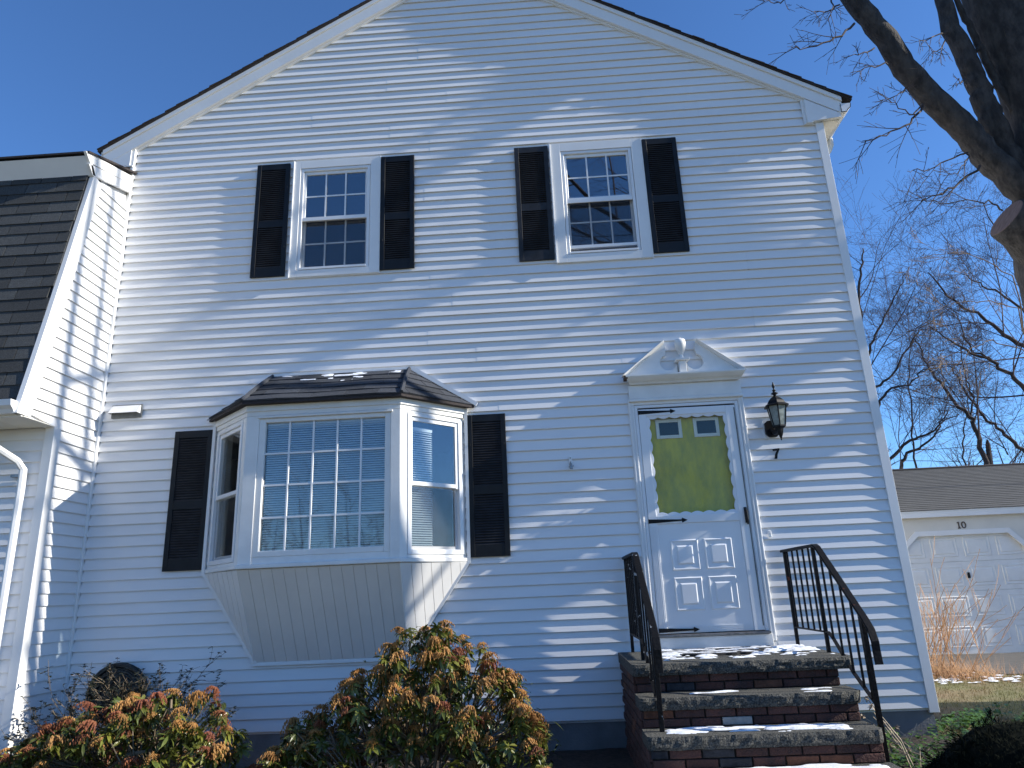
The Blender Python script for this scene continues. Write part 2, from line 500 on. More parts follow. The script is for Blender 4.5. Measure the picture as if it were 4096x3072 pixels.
for j in range(41):
    z0 = 2 * j * E
    js = []
    r0 = rnd.random()
    if j % 3 == 0: js = [1.2 + 1.2 * r0, 4.9 + 1.1 * r0]
    elif j % 3 == 1: js = [3.1 + 1.0 * r0]
    elif r0 > 0.45: js = [2.2 + 1.1 * r0, 5.8 + 0.7 * r0]
    cour = []
    for c in (0, 1):
        zc = z0 + (c + 0.5) * E
        if xa(zc + E / 2) + 0.15 > xb(zc + E / 2): cour.append([]); continue
        hs = [(h[0], h[1]) for h in HOLES if h[2] < zc < h[3]]
        segs = seg_minus(xa(zc), xb(zc), hs)
        fin = []
        for s0, s1 in segs:
            cut = [s0] + [q for q in js if s0 + 0.25 < q < s1 - 0.25] + [s1]
            fin += [(cut[i], cut[i + 1], i) for i in range(len(cut) - 1)]
        cour.append(fin)
    def mk(zs, nc, seg):
        s0, s1, i = seg
        fa = (lambda z, s0=s0: xa(z)) if abs(s0 - xa(zs + E / 2)) < 0.14 and zs > 5.9 else (lambda z, s0=s0: s0)
        fb = (lambda z, s1=s1: xb(z)) if abs(s1 - xb(zs + E / 2)) < 0.14 and zs > 5.9 else (lambda z, s1=s1: s1)
        siding_piece(front_wall, PF, zs, nc, fa, fb, off=-0.0016 * i, seed=j * 0.7 + i * 3.3)
    if cour[0] and cour[1] and z0 > 5.7:
        for sg in cour[0]: mk(z0, 1, sg)
        for sg in cour[1]: mk(z0 + E, 1, sg)
    elif [(round(a, 3), round(c, 3)) for a, c, _ in cour[0]] == [(round(a, 3), round(c, 3)) for a, c, _ in cour[1]]:
        for sg in cour[0]: mk(z0, 2, sg)
    else:
        for sg in cour[0]: mk(z0, 1, sg)
        for sg in cour[1]: mk(z0 + E, 1, sg)

# plain outer walls and rooms coloured near-black behind the glass
b = MB(); b.box(HW - 0.12, HW - 0.02, 0.122, 9, -0.02, 5.9); b.build('side_wall', VINYL, house)
b = MB(); b.box(0.02, 0.12, 0.122, 9, -0.02, 5.9); b.build('side_wall', VINYL, house)
b = MB(); b.box(0.02, HW - 0.02, 9.002, 9.1, -0.02, 5.9); b.build('back_wall', VINYL, house)
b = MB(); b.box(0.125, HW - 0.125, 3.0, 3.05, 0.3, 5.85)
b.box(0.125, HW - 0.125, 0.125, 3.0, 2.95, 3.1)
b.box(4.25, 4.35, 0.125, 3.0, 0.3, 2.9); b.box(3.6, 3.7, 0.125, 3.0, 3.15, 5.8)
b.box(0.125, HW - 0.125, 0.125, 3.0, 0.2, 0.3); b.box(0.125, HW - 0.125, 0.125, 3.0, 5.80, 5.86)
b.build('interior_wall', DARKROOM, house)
b = MB(); b.box(0.03, HW - 0.03, 0.03, 9, -0.9, -0.023); b.build('foundation', CONC, house)

# corner trim
b = MB(); b.box(HW - 0.078, HW + 0.004, -0.0062, 0.023, -0.035, 5.71); b.box(HW - 0.015, HW + 0.004, 0.0235, 0.09, -0.035, 5.71)
b.build('corner_post', TRIM, house, bevel=0.002)
b = MB(); b.box(-0.034, 0.0, -0.028, 0.01, 0.0, 5.98); b.build('corner_post', TRIM, house, bevel=0.003)

# roof slabs with stepped shingle courses
for side in (-1, 1):
    b = MB()
    sx = lambda a: 3.70 + side * a
    n = 34
    run = 4.10
    b.prism([(sx(0), -0.075, 8.395), (sx(run), -0.075, 8.395 - 0.6 * run), (sx(run), -0.075, 8.375 - 0.6 * run), (sx(0), -0.075, 8.375)], (0, 9.3, 0))
    for i in range(n):
        a0, a1 = run * i / n, run * (i + 1.02) / n
        h0, h1 = 0.004, 0.013 + rnd.uniform(-0.003, 0.003)
        y0 = -0.085 + rnd.uniform(-0.008, 0.008)
        b.prism([(sx(a0), y0, 8.395 - 0.6 * a0 + h0), (sx(a1), y0, 8.395 - 0.6 * a1 + h1), (sx(a1), y0, 8.395 - 0.6 * a1 + 0.001), (sx(a0), y0, 8.395 - 0.6 * a0 + 0.001)], (0, 9.3, 0))
    b.build('roof', ROOFB, house)
    # rake: fascia board plus a proud top strip
    b = MB()
    zt = 8.372
    run2 = 4.0 if side > 0 else 4.05
    b.prism([(sx(0), -0.046, zt - 0.055), (sx(run2), -0.046, zt - 0.055 - 0.6 * run2), (sx(run2), -0.046, zt - 0.20 - 0.6 * run2), (sx(0), -0.046, zt - 0.20)], (0, 0.055, 0))
    b.build('rake_board', TRIM, house, bevel=0.002)
    b = MB()
    b.prism([(sx(0), -0.062, zt), (sx(run2), -0.062, zt - 0.6 * run2), (sx(run2), -0.062, zt - 0.053 - 0.6 * run2), (sx(0), -0.062, zt - 0.053)], (0, 0.07, 0))
    b.build('rake_trim', TRIM, house, bevel=0.002)
    b = MB()
    b.prism([(sx(0), -0.016, zt - 0.202), (sx(run2 - 0.25), -0.016, zt - 0.202 - 0.6 * (run2 - 0.25)), (sx(run2 - 0.25), -0.016, zt - 0.222 - 0.6 * (run2 - 0.25)), (sx(0), -0.016, zt - 0.222)], (0, 0.03, 0))
    b.build('siding_channel', TRIM, house)

# right eave: return box, soffit, fascia, gutter, downspout elbow
b = MB(); b.prism([(7.318, -0.044, 5.702), (7.655, -0.044, 5.735), (7.655, -0.044, 5.79), (7.318, -0.044, 5.985)], (0, 0.042, 0)); b.build('cornice_return', TRIM, house, bevel=0.002)
b = MB(); b.box(7.30, 7.372, -0.05, 0.0, 5.688, 5.7); b.build('cornice_return', PAINT, house)
b = MB(); b.box(7.29, 7.317, -0.020, 0.0, 5.69, 5.99); b.build('siding_channel', TRIM, house)
sof = MB()
for i in range(30):
    sof.box(7.492, 7.66, 0.0 + i * 0.3, 0.297 + i * 0.3, 5.722, 5.732)
sof.build('soffit', SOFFIT, house)
b = MB(); b.box(7.655, 7.675, -0.04, 9.1, 5.735, 5.885); b.build('fascia', TRIM, house)
def gutter(b, x0, z0, y0, y1, w=0.115, h=0.105, sgn=1, axis='y'):
    prof = [(0, 0), (0.055, 0), (0.075, 0.03), (0.105, 0.055), (0.115, 0.105), (0.108, 0.105), (0.098, 0.06), (0.07, 0.036), (0.05, 0.007), (0.006, 0.007), (0.006, 0.105), (0, 0.105)]
    ring = lambda t: [((x0 + sgn * a, t, z0 + c) if axis == 'y' else (t, x0 + sgn * a, z0 + c)) for a, c in prof]
    b.loft([ring(y0), ring(y1)], cap=True)
    endp = [p for p in prof[:5]] + [(0, 0.105)]
    for t in (y0, y1):
        d = 0.003
        b.prism([((x0 + sgn * a, t, z0 + c) if axis == 'y' else (t, x0 + sgn * a, z0 + c)) for a, c in endp], (0, d, 0) if axis == 'y' else (d, 0, 0))
b = MB(); gutter(b, 7.676, 5.785, -0.055, 9.1); b.build('gutter', ALU, house)
b = MB(); b.tube([(7.735, 0.45, 5.80), (7.735, 0.45, 5.73), (7.70, 0.45, 5.66), (7.63, 0.45, 5.58), (7.56, 0.45, 5.50), (7.54, 0.45, 5.40), (7.54, 0.45, 0.0)], 0.042, 10); b.build('downspout', SOFFIT, house, smooth=True)
# left eave
b = MB(); b.box(-0.36, -0.005, -0.044, 9, 5.722, 5.735); b.build('soffit', TRIM, house)
b = MB(); b.box(-0.375, -0.36, -0.046, 9, 5.735, 5.93); b.build('fascia', TRIM, house)
b = MB(); b.prism([(-0.355, -0.042, 5.74), (-0.036, -0.042, 5.74), (-0.036, -0.042, 5.95), (-0.355, -0.042, 5.82)], (0, 0.03, 0)); b.build('cornice_return', TRIM, house)

# ---- shutters
def shutter(x0, x1, z0, z1, dust=False):
    b = MB()
    st = 0.047
    y0, y1 = -0.0215, -0.0005
    zm = z0 + (z1 - z0) * 0.455
    b.box(x0, x0 + st, y0, y1, z0, z1); b.box(x1 - st, x1, y0, y1, z0, z1)
    b.box(x0 + st, x1 - st, y0 + 0.002, y1, z0, z0 + 0.105); b.box(x0 + st, x1 - st, y0 + 0.002, y1, z1 - 0.07, z1)
    b.box(x0 + st, x1 - st, y0 + 0.002, y1, zm - 0.04, zm + 0.04)
    b.box(x0 + st, x1 - st, -0.003, -0.001, z0 + 0.105, z1 - 0.07)
    for zz in (z0 + (z1 - z0) * 0.25, z0 + (z1 - z0) * 0.78):
        for xx in (x0 + st / 2, x1 - st / 2):
            b.box(xx - 0.007, xx + 0.007, y0 - 0.004, y0, zz - 0.007, zz + 0.007)
    m = SHUTDUSTLIT if dust else SHUT
    ms_ = SHUTDUSTLIT  # every slat takes the lighter black, light on its edges painted in
    o = b.build('shutter', m, house, bevel=0.002)
    w = x1 - x0 - 2 * st
    key = ('slat', round(w, 3), dust)
    if key not in shutter.me:
        sb = MB()
        sb.add([(-w / 2, -0.0195, -0.009), (w / 2, -0.0195, -0.009), (w / 2, -0.005, 0.010), (-w / 2, -0.005, 0.010),
                (-w / 2, -0.018, -0.012), (w / 2, -0.018, -0.012), (w / 2, -0.0038, 0.007), (-w / 2, -0.0038, 0.007)],
               [(0, 1, 2, 3), (7, 6, 5, 4), (0, 4, 5, 1), (1, 5, 6, 2), (2, 6, 7, 3), (3, 7, 4, 0)])
        shutter.me[key] = sb.mesh('slat', ms_)
    for za, zb_ in ((z0 + 0.105, zm - 0.04), (zm + 0.04, z1 - 0.07)):
        n = int((zb_ - za) / 0.0235)
        for i in range(n):
            inst('slat', shutter.me[key], ((x0 + x1) / 2, 0, za + (i + 0.5) * (zb_ - za) / n), o)
shutter.me = {}
for a in ((1.395, 1.757), (2.752, 3.114), (4.195, 4.557), (5.560, 5.922)):
    shutter(a[0], a[1], 4.299, 5.640, dust=(a[0] == 4.195))
shutter(0.766, 1.140, 1.380, 2.700); shutter(3.618, 3.985, 1.382, 2.708)

# ---- double hung windows upstairs
def dh_window(x0, x1, z0, z1, tx0, tx1, tz0, tz1, raised=0.0):
    t = MB()                                              # flat surround, proud of the siding
    yo, yi = -0.014, 0.022
    t.box(tx0, x0 - 0.004, yo, yi, tz0, tz1); t.box(x1 + 0.004, tx1, yo, yi, tz0, tz1)
    t.box(x0 - 0.004, x1 + 0.004, yo, yi, z1 + 0.004, tz1); t.box(x0 - 0.004, x1 + 0.004, yo, yi, tz0, z0 - 0.004)
    w = t.build('window', TRIM, house, bevel=0.003)
    jc = MB(); jc.box(tx0 - 0.004, tx0 + 0.006, yo - 0.014, 0.0, tz0 - 0.004, tz1 + 0.004); jc.build('siding_channel', TRIM, w)
    jc = MB(); jc.box(tx1 - 0.004, tx1 + 0.004, yo - 0.006, 0.0, tz0 - 0.004, tz1 + 0.004); jc.build('siding_channel', TRIM, w)
    f = MB()                                              # vinyl master frame
    fy0, fy1 = -0.008, 0.085
    f.box(x0, x0 + 0.03, fy0, fy1, z0, z1); f.box(x1 - 0.03, x1, fy0, fy1, z0, z1)
    f.box(x0 + 0.03, x1 - 0.03, fy0, fy1, z1 - 0.03, z1); f.box(x0 + 0.03, x1 - 0.03, fy0 - 0.012, fy1, z0, z0 + 0.022)
    f.build('frame', ALU, w, bevel=0.002)
    zm = 4.955 if not raised else 4.965
    gx0, gx1 = x0 + 0.055, x1 - 0.055
    def sash(za, zb_, ya, gm, bot, top):
        s = MB()
        s.box(x0 + 0.031, gx0, ya, ya + 0.03, za, zb_); s.box(gx1, x1 - 0.031, ya, ya + 0.03, za, zb_)
        s.box(gx0, gx1, ya, ya + 0.03, za, za + bot); s.box(gx0, gx1, ya, ya + 0.03, zb_ - top, zb_)
        s.build('sash', ALU, w, bevel=0.002)
        p = MB(); p.box(gx0, gx1, ya + 0.012, ya + 0.016, za + bot, zb_ - top); p.build('pane', gm, w)
        g0, g1 = za + bot, zb_ - top
        for i in (1, 2):
            xx = gx0 + (gx1 - gx0) * i / 3
            q = MB(); q.box(xx - 0.008, xx + 0.008, ya + 0.002, ya + 0.0075, g0, g1); q.build('muntin', ALU, w)
        zz = (g0 + g1) / 2
        q = MB(); q.box(gx0, gx1, ya + 0.008, ya + 0.0115, zz - 0.008, zz + 0.008); q.build('muntin', ALU, w)
    sash(zm - 0.02 + (0.03 if raised else 0), z1 - 0.032, 0.012, GLASS, 0.03, 0.035)
    sash(z0 + 0.024 + raised, zm + 0.022 + raised, 0.046, SCREEN, 0.036, 0.03)
    s = MB(); s.box(x0 + 0.031, x1 - 0.031, -0.003, 0.010, zm - 0.028, zm + 0.014); s.build('meeting_rail', ALU, w, bevel=0.002)
    if raised:
        s = MB(); s.box(x0 + 0.031, x1 - 0.031, 0.0, 0.010, z0 + 0.065, z0 + 0.098); s.build('screen_rail', ALU, w, bevel=0.002)
    sc = MB(); sc.box(x0 + 0.031, x1 - 0.031, 0.004, 0.006, z0 + 0.026, zm - 0.03)
    sc.build('insect_screen', SCRM, w)
    return w
SCRM = bpy.data.materials.new('insect_screen'); SCRM.use_nodes = True
_n = SCRM.node_tree.nodes; _L = SCRM.node_tree.links
_t = _n.new('ShaderNodeBsdfTransparent'); _mx = _n.new('ShaderNodeMixShader'); _mx.inputs[0].default_value = 0.16
_n['Principled BSDF'].inputs['Base Color'].default_value = (0.02, 0.02, 0.022, 1)
_L.new(_t.outputs[0], _mx.inputs[1]); _L.new(_n['Principled BSDF'].outputs[0], _mx.inputs[2]); _L.new(_mx.outputs[0], _n['Material Output'].inputs['Surface'])
dh_window(1.88, 2.635, 4.355, 5.562, 1.800, 2.746, 4.275, 5.655)
dh_window(4.692, 5.437, 4.348, 5.558, 4.574, 5.552, 4.255, 5.660, raised=0.05)

# ---- bay window
bay_w = MB()
r2 = 1 / math.sqrt(2)
FR = ((1.68, -0.5), (1, 0), (0, -1), 1.395)
RT = ((3.075, -0.5), (r2, r2), (r2, -r2), 0.742)
LT = ((1.68, -0.5), (-r2, r2), (-r2, -r2), 0.735)
# posts and sheathing of the body (the part itself)
bay_w.obox(*FR[:3], -0.0, 0.115, -0.05, 0.0, 1.381, 2.679); bay_w.obox(*FR[:3], 1.31, 1.395, -0.05, 0.0, 1.381, 2.679)
bay_w.obox(*FR[:3], 0.115, 1.31, -0.05, -0.012, 1.381, 1.44); bay_w.obox(*FR[:3], 0.115, 1.31, -0.05, -0.012, 2.655, 2.679)
for O, u, n, L in (RT, LT):
    bay_w.obox(O, u, n, 0.0, 0.075, -0.05, 0.0, 1.381, 2.679); bay_w.obox(O, u, n, 0.69, L, -0.05, 0.0, 1.381, 2.679)
    bay_w.obox(O, u, n, 0.075, 0.69, -0.05, 0.0, 1.381, 1.41); bay_w.obox(O, u, n, 0.075, 0.69, -0.05, 0.0, 2.655, 2.679)
bay = bay_w.build('bay_window', PAINT, house, bevel=0.003)
b = MB()
b.prism([(1.68, -0.5, 2.68), (3.075, -0.5, 2.68), (3.60, 0.0, 2.68), (1.16, 0.0, 2.68)], (0, 0, 0.118))
off = 0.012
b.prism([(1.675, -0.512, 2.722), (3.08, -0.512, 2.722), (3.612, -0.005, 2.722), (1.148, -0.005, 2.722)], (0, 0, 0.078))
b.build('frieze_board', PAINT, bay, bevel=0.003)
b = MB()
b.prism([(1.671, -0.522, 1.346), (3.084, -0.522, 1.346), (3.612, 0.0, 1.346), (1.148, 0.0, 1.346)], (0, 0, 0.034)); b.build('sill', PAINT, bay, bevel=0.004)
b = MB(); b.obox(*FR[:3], 0.10, 1.325, -0.012, 0.012, 2.657, 2.676); b.build('drip_cap', PAINT, bay, bevel=0.002)
b = MB()
O, u, n, L = FR
b.obox(O, u, n, 0.115, 0.172, -0.05, -0.008, 1.44, 2.655); b.obox(O, u, n, 1.256, 1.31, -0.05, -0.008, 1.44, 2.655)
b.obox(O, u, n, 0.172, 1.256, -0.05, -0.008, 1.44, 1.488); b.obox(O, u, n, 0.172, 1.256, -0.05, -0.008, 2.617, 2.655)
b.build('frame', PAINT, bay, bevel=0.004)
for c in range(5):
    for r_ in range(4):
        u0, u1 = 0.172 + 1.084 * c / 5, 0.172 + 1.084 * (c + 1) / 5
        z0, z1 = 1.488 + 1.129 * r_ / 4, 1.488 + 1.129 * (r_ + 1) / 4
        b = MB(); b.obox(O, u, n, u0 + 0.001, u1 - 0.001, -0.040, -0.036, z0 + 0.001, z1 - 0.001); b.build('pane', GLASSB, bay)
for c in range(1, 5):
    uu = 0.172 + 1.084 * c / 5
    b = MB(); b.obox(O, u, n, uu - 0.008, uu + 0.008, -0.047, -0.024, 1.488, 2.617); b.build('muntin', ALU, bay, bevel=0.002)
for r_ in range(1, 4):
    zz = 1.488 + 1.129 * r_ / 4
    b = MB(); b.obox(O, u, n, 0.172, 1.256, -0.046, -0.0255, zz - 0.008, zz + 0.008); b.build('muntin', ALU, bay)
for O, u, n, L in (RT, LT):
    b = MB()
    for (a0, a1, z0, z1) in ((0.076, 0.118, 1.411, 2.654), (0.645, 0.689, 1.411, 2.654), (0.118, 0.645, 1.411, 1.452), (0.118, 0.645, 2.628, 2.654)):
        b.obox(O, u, n, a0, a1, -0.06, 0.008, z0, z1)
    b.build('frame', ALU, bay, bevel=0.003)
    b = MB()
    for (a0, a1, z0, z1) in ((0.119, 0.136, 2.0, 2.627), (0.615, 0.644, 2.0, 2.627), (0.136, 0.615, 2.59, 2.627), (0.136, 0.615, 2.006, 2.042)):
        b.obox(O, u, n, a0, a1, -0.03, -0.006, z0, z1)
    b.build('sash', ALU, bay, bevel=0.002)
    b = MB()
    for (a0, a1, z0, z1) in ((0.119, 0.132, 1.453, 2.03), (0.62, 0.644, 1.453, 2.03), (0.132, 0.62, 1.453, 1.482), (0.132, 0.62, 2.000, 2.030)):
        b.obox(O, u, n, a0, a1, -0.056, -0.032, z0, z1)
    b.build('sash', ALU, bay, bevel=0.002)
    b = MB(); b.obox(O, u, n, 0.136, 0.615, -0.02, -0.016, 2.042, 2.59); b.build('pane', GLASSB, bay)
    b = MB(); b.obox(O, u, n, 0.132, 0.62, -0.046, -0.042, 1.482, 2.0); b.build('pane', GLASSB, bay)
    b = MB(); b.obox(O, u, n, 0.132, 0.62, -0.014, -0.012, 1.455, 1.998); b.build('insect_screen', SCRM, bay)
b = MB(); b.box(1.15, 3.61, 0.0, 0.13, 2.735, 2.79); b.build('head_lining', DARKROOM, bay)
b = MB(); b.prism([(1.70, -0.44, 1.382), (3.05, -0.44, 1.382), (3.50, 0.0, 1.382), (1.26, 0.0, 1.382)], (0, 0, 0.02)); b.box(1.28, 3.48, 0.0, 0.13, 1.382, 1.402); b.build('stool', PAINT, bay)
# side trim strips on the wall
b = MB(); b.box(3.592, 3.622, -0.022, 0.0, 1.33, 2.80); b.build('side_trim', TRIM, bay); b = MB(); b.box(1.140, 1.168, -0.022, 0.0, 1.33, 2.80); b.build('side_trim', TRIM, bay)
# skirt: tongue and groove panels on three sloping faces
def tri_face(P0, P1, Pt, name, m, pitch, along, h, gap=0.006, extra=None):
    pass
A0, A1 = Vector((1.68, -0.488, 1.344)), Vector((3.075, -0.488, 1.344))
B0, B1 = Vector((1.69, -0.016, 0.565)), Vector((3.052, -0.016, 0.565))
def face_axes(p, q, r_):
    A = (q - p).normalized(); N = A.cross(r_ - p).normalized(); B = N.cross(A)
    return A, B, N
def to2(p, O, A, B): d = p - O; return (d.dot(A), d.dot(B))
def ccw(poly):
    s = sum(poly[i][0] * poly[(i + 1) % len(poly)][1] - poly[(i + 1) % len(poly)][0] * poly[i][1] for i in range(len(poly)))
    return poly if s > 0 else poly[::-1]
def skirt(pts, pitch, h1, bdir=None):
    O = pts[0]
    A, B, N = face_axes(pts[0], pts[1], pts[-1])
    if bdir is not None:
        B = bdir.normalized(); A = B.cross(N)
    if N.y > 0:
        B = -B; N = A.cross(B)
    conv = ccw([to2(p, O, A, B) for p in pts])
    amin, amax = min(p[0] for p in conv), max(p[0] for p in conv)
    bmin, bmax = min(p[1] for p in conv), max(p[1] for p in conv)
    n = max(1, round((amax - amin) / pitch))
    rects = []
    for i in range(n):
        a0 = amin + (amax - amin) * i / n; a1 = amin + (amax - amin) * (i + 1) / n
        rects.append((a0 + 0.003, a1 - 0.003, bmin, bmax))
    tiles('skirt_board', SKIRTM, bay, O, A, B, conv, rects, 0.0, h1)
    tiles('skirt_backing', SKIRTM, bay, O, A, B, conv, [(amin, amax, bmin, bmax)], -0.012, h1 - 0.006, joined='skirt_backing')
skirt([B0, B1, A1, A0], 0.103, 0.010)
SR0, SR1 = A1, Vector((3.60, 0.0, 1.344))
skirt([A1, B1, SR1], 0.098, 0.010, A1 - B1)
skirt([A0, Vector((1.163, 0.0, 1.344)), B0], 0.098, 0.010, A0 - B0)
b = MB()
b.tube([A1 + Vector((0.002, -0.006, 0)), B1 + Vector((0.003, -0.008, 0))], 0.009, 6); b.build('corner_bead', SKIRTM, bay); b = MB(); b.tube([A0 + Vector((-0.002, -0.006, 0)), B0 + Vector((-0.003, -0.008, 0))], 0.009, 6)
b.build('corner_bead', SKIRTM, bay)
b = MB(); b.box(1.66, 3.075, -0.03, 0.0, 0.535, 0.563); b.build('skirt_trim', TRIM, bay)
for p, q in ((SR1, B1), (Vector((1.163, 0, 1.344)), B0)):
    b = MB(); d = (q - p).normalized(); s_ = 0.02
    b.prism([p + Vector((s_, -0.024, 0)), q + Vector((s_, -0.024, 0)), q + Vector((-s_, -0.024, 0)), p + Vector((-s_, -0.024, 0))], (0, 0.02, 0))
    b.build('skirt_trim', TRIM, bay)
# bay roof
T0, T1 = Vector((1.70, -0.012, 3.20)), Vector((3.062, -0.012, 3.20))
E0, E1 = Vector((1.655, -0.575, 2.802)), Vector((3.10, -0.575, 2.802))
X0, X1 = Vector((1.09, -0.012, 2.802)), Vector((3.69, -0.012, 2.802))
b = MB()
b.add([T0, T1, E0, E1, X0, X1], [(2, 3, 1, 0), (3, 5, 1), (4, 2, 0), (4, 5, 3, 2), (4, 0, 1, 5)])
b.build('roof_deck', ASPHF, bay)
b = MB(); b.prism([E0 + Vector((0, 0, -0.002)), E1 + Vector((0, 0, -0.002)), X1 + Vector((0, 0, -0.002)), X0 + Vector((0, 0, -0.002))], (0, 0, -0.022)); b.build('eave_edge', ROOFB, bay)
def bay_roof(pts, seed):
    O = pts[0]
    A, B, N = face_axes(pts[0], pts[1], pts[-1])
    if N.z < 0: A = -A; N = A.cross(B)
    conv = ccw([to2(p, O, A, B) for p in pts])
    amin, amax = min(p[0] for p in conv), max(p[0] for p in conv); bmax = max(p[1] for p in conv)
    rects = []
    nrow = 5
    for r_ in range(nrow):
        b0, b1 = bmax * r_ / nrow - (0.012 if r_ == 0 else 0), bmax * (r_ + 1) / nrow
        a = amin - 0.3 + (0.152 if r_ % 2 else 0.0) + seed * 0.1
        while a < amax:
            rects.append((a + 0.002, a + 0.303, b0, b1)); a += 0.305
    tiles('shingle', ASPHB, bay, O, A, B, conv, rects, 0.002, 0.006, tilt=0.009, jit=0.0015,
          wave=lambda a, bb: 0.006 * math.sin(a * 7 + seed))
bay_roof([E0, E1, T1, T0], 0.0)
bay_roof([E1, X1, T1], 0.7)
bay_roof([X0, E0, T0], 1.3)
for p, q in ((T1, E1), (T0, E0)):
    b = MB()
    pts = [p.lerp(q, t / 6) + Vector((0, -0.004, 0.012 + 0.014 * math.sin(math.pi * t / 6))) for t in range(7)]
    b.tube(pts, 0.020, 6)
    b.build('hip_cap', ASPHB, bay)
b = MB()                                                    # white flashing strips against the wall
d = (X1 - T1).normalized(); nn = Vector((d.z, 0, -d.x))
if nn.z < 0: nn = -nn
b.prism([T1 + nn * 0.004, X1 + nn * 0.004 + d * 0.02, X1 + nn * 0.04 + d * 0.02, T1 + nn * 0.045], (0, -0.02, 0))
d2 = (X0 - T0).normalized(); n2 = Vector((d2.z, 0, -d2.x))
if n2.z < 0: n2 = -n2
b.prism([T0 + n2 * 0.004, T0 + n2 * 0.016, X0 + n2 * 0.016 + d2 * 0.02, X0 + n2 * 0.004 + d2 * 0.02], (0, -0.02, 0))
b.box(1.70, 3.06, -0.03, -0.0, 3.203, 3.22)
b.build('flashing', TRIM, bay)

# ---- entrance: surround, storm door, yellow inner door
sur = MB()
yo = -0.013
sur.box(5.162, 5.216, yo, 0.022, 0.57, 2.775); sur.box(6.193, 6.245, yo, 0.022, 0.57, 2.775)
sur.box(5.216, 6.193, yo, 0.022, 2.72, 2.775)
entry = sur.build('door_surround', TRIM, house, bevel=0.003)
b = MB()
for i, (x0, x1) in enumerate(((5.168, 5.180), (5.198, 5.208), (6.200, 6.210), (6.228, 6.240))):
    b.box(x0, x1, yo - 0.006, yo, 0.575, 2.77)
b.build('casing_fluting', TRIM, entry, bevel=0.002)
b = MB(); b.box(5.176, 6.236, -0.032, 0.0, 2.777, 2.91); b.build('frieze_board', PAINT, entry, bevel=0.003)
b = MB(); b.box(5.166, 6.246, -0.040, 0.0, 2.748, 2.776); b.build('architrave_strip', PAINT, entry, bevel=0.004)
b = MB()
prof = [(-0.05, 2.911), (-0.062, 2.911), (-0.072, 2.925), (-0.10, 2.94), (-0.125, 2.962), (-0.135, 2.975), (-0.135, 2.990), (0.0, 2.990), (0.0, 2.911)]
def corn(x): e = 0 ; return [(x, y, z) for y, z in prof]
rings = []
for x, sgn in ((5.19, -1), (6.225, 1)):
    pass
b.loft([[(5.19 + (y + 0.05) * 0.5, y, z) for y, z in prof], [(6.225 - (y + 0.05) * 0.5, y, z) for y, z in prof]])
b.build('cornice', PAINT, entry)
b = MB(); b.box(5.135, 5.165, -0.13, -0.03, 2.955, 2.985); b.build('rotten_corner', WOODSH, entry)
def half_ped(sg):
    cx = 5.705
    X = lambda d: cx + sg * d
    pts = [(X(0.565), 2.991)]
    pts += [(X(0.150), 3.325), (X(0.140), 3.245)]
    c, r_ = (0.128, 3.118), 0.080
    for i in range(0, 15):
        a = math.radians(75 - i * 17)
        if math.cos(a) * r_ + c[0] < 0.05: break
        pts.append((X(c[0] + r_ * math.cos(a)), c[1] + r_ * math.sin(a)))
    pts.append((X(0.048), 3.075)); pts.append((X(0.048), 2.991))
    return pts
for sg in (-1, 1):
    p2 = half_ped(sg)
    b = MB()
    bm = bmesh.new()
    vs = [bm.verts.new((x, -0.040, z)) for x, z in p2]
    f = bm.faces.new(vs)
    r = bmesh.ops.extrude_face_region(bm, geom=[f])
    for v in r['geom']:
        if isinstance(v, bmesh.types.BMVert): v.co.y = -0.001
    bmesh.ops.triangulate(bm, faces=[f_ for f_ in bm.faces if len(f_.verts) > 4])
    bmesh.ops.recalc_face_normals(bm, faces=bm.faces)
    me = bpy.data.meshes.new('pediment'); bm.to_mesh(me); bm.free(); me.materials.append(PAINT)
    o = bpy.data.objects.new('pediment', me); C.objects.link(o); o.parent = entry; o.location = -wl(entry)
    b = MB()
    x_ = lambda d: 5.705 + sg * d
    b.prism([(x_(0.59), -0.105, 2.992), (x_(0.155), -0.075, 3.342), (x_(0.150), -0.055, 3.318), (x_(0.545), -0.07, 3.000)], (0, 0.066, 0))
    b.build('raking_cornice', PAINT, entry, bevel=0.004)
b = MB(); b.box(5.672, 5.740, -0.085, -0.001, 2.992, 3.118); b.box(5.640, 5.772, -0.105, -0.001, 3.119, 3.142); b.build('pedestal', PAINT, entry, bevel=0.003)
b = MB(); b.lathe((5.706, -0.062, 3.143), [(0.03, 0), (0.016, 0.02), (0.014, 0.04), (0.035, 0.075), (0.052, 0.12), (0.056, 0.155), (0.048, 0.19), (0.02, 0.20), (0.012, 0.21)], 14); b.build('urn', PAINT, entry, smooth=True)
# sub sill
b = MB(); b.box(5.20, 6.21, -0.030, 0.0, 0.535, 0.632); b.build('kick_board', PAINT, entry, bevel=0.003)
b = MB(); b.box(5.215, 6.195, -0.052, 0.09, 0.634, 0.655); b.build('threshold', mat('aluminium_sill', (0.25, 0.24, 0.23), 0.4, metal=0.6, var=0.2, vscale=30), entry, bevel=0.003)
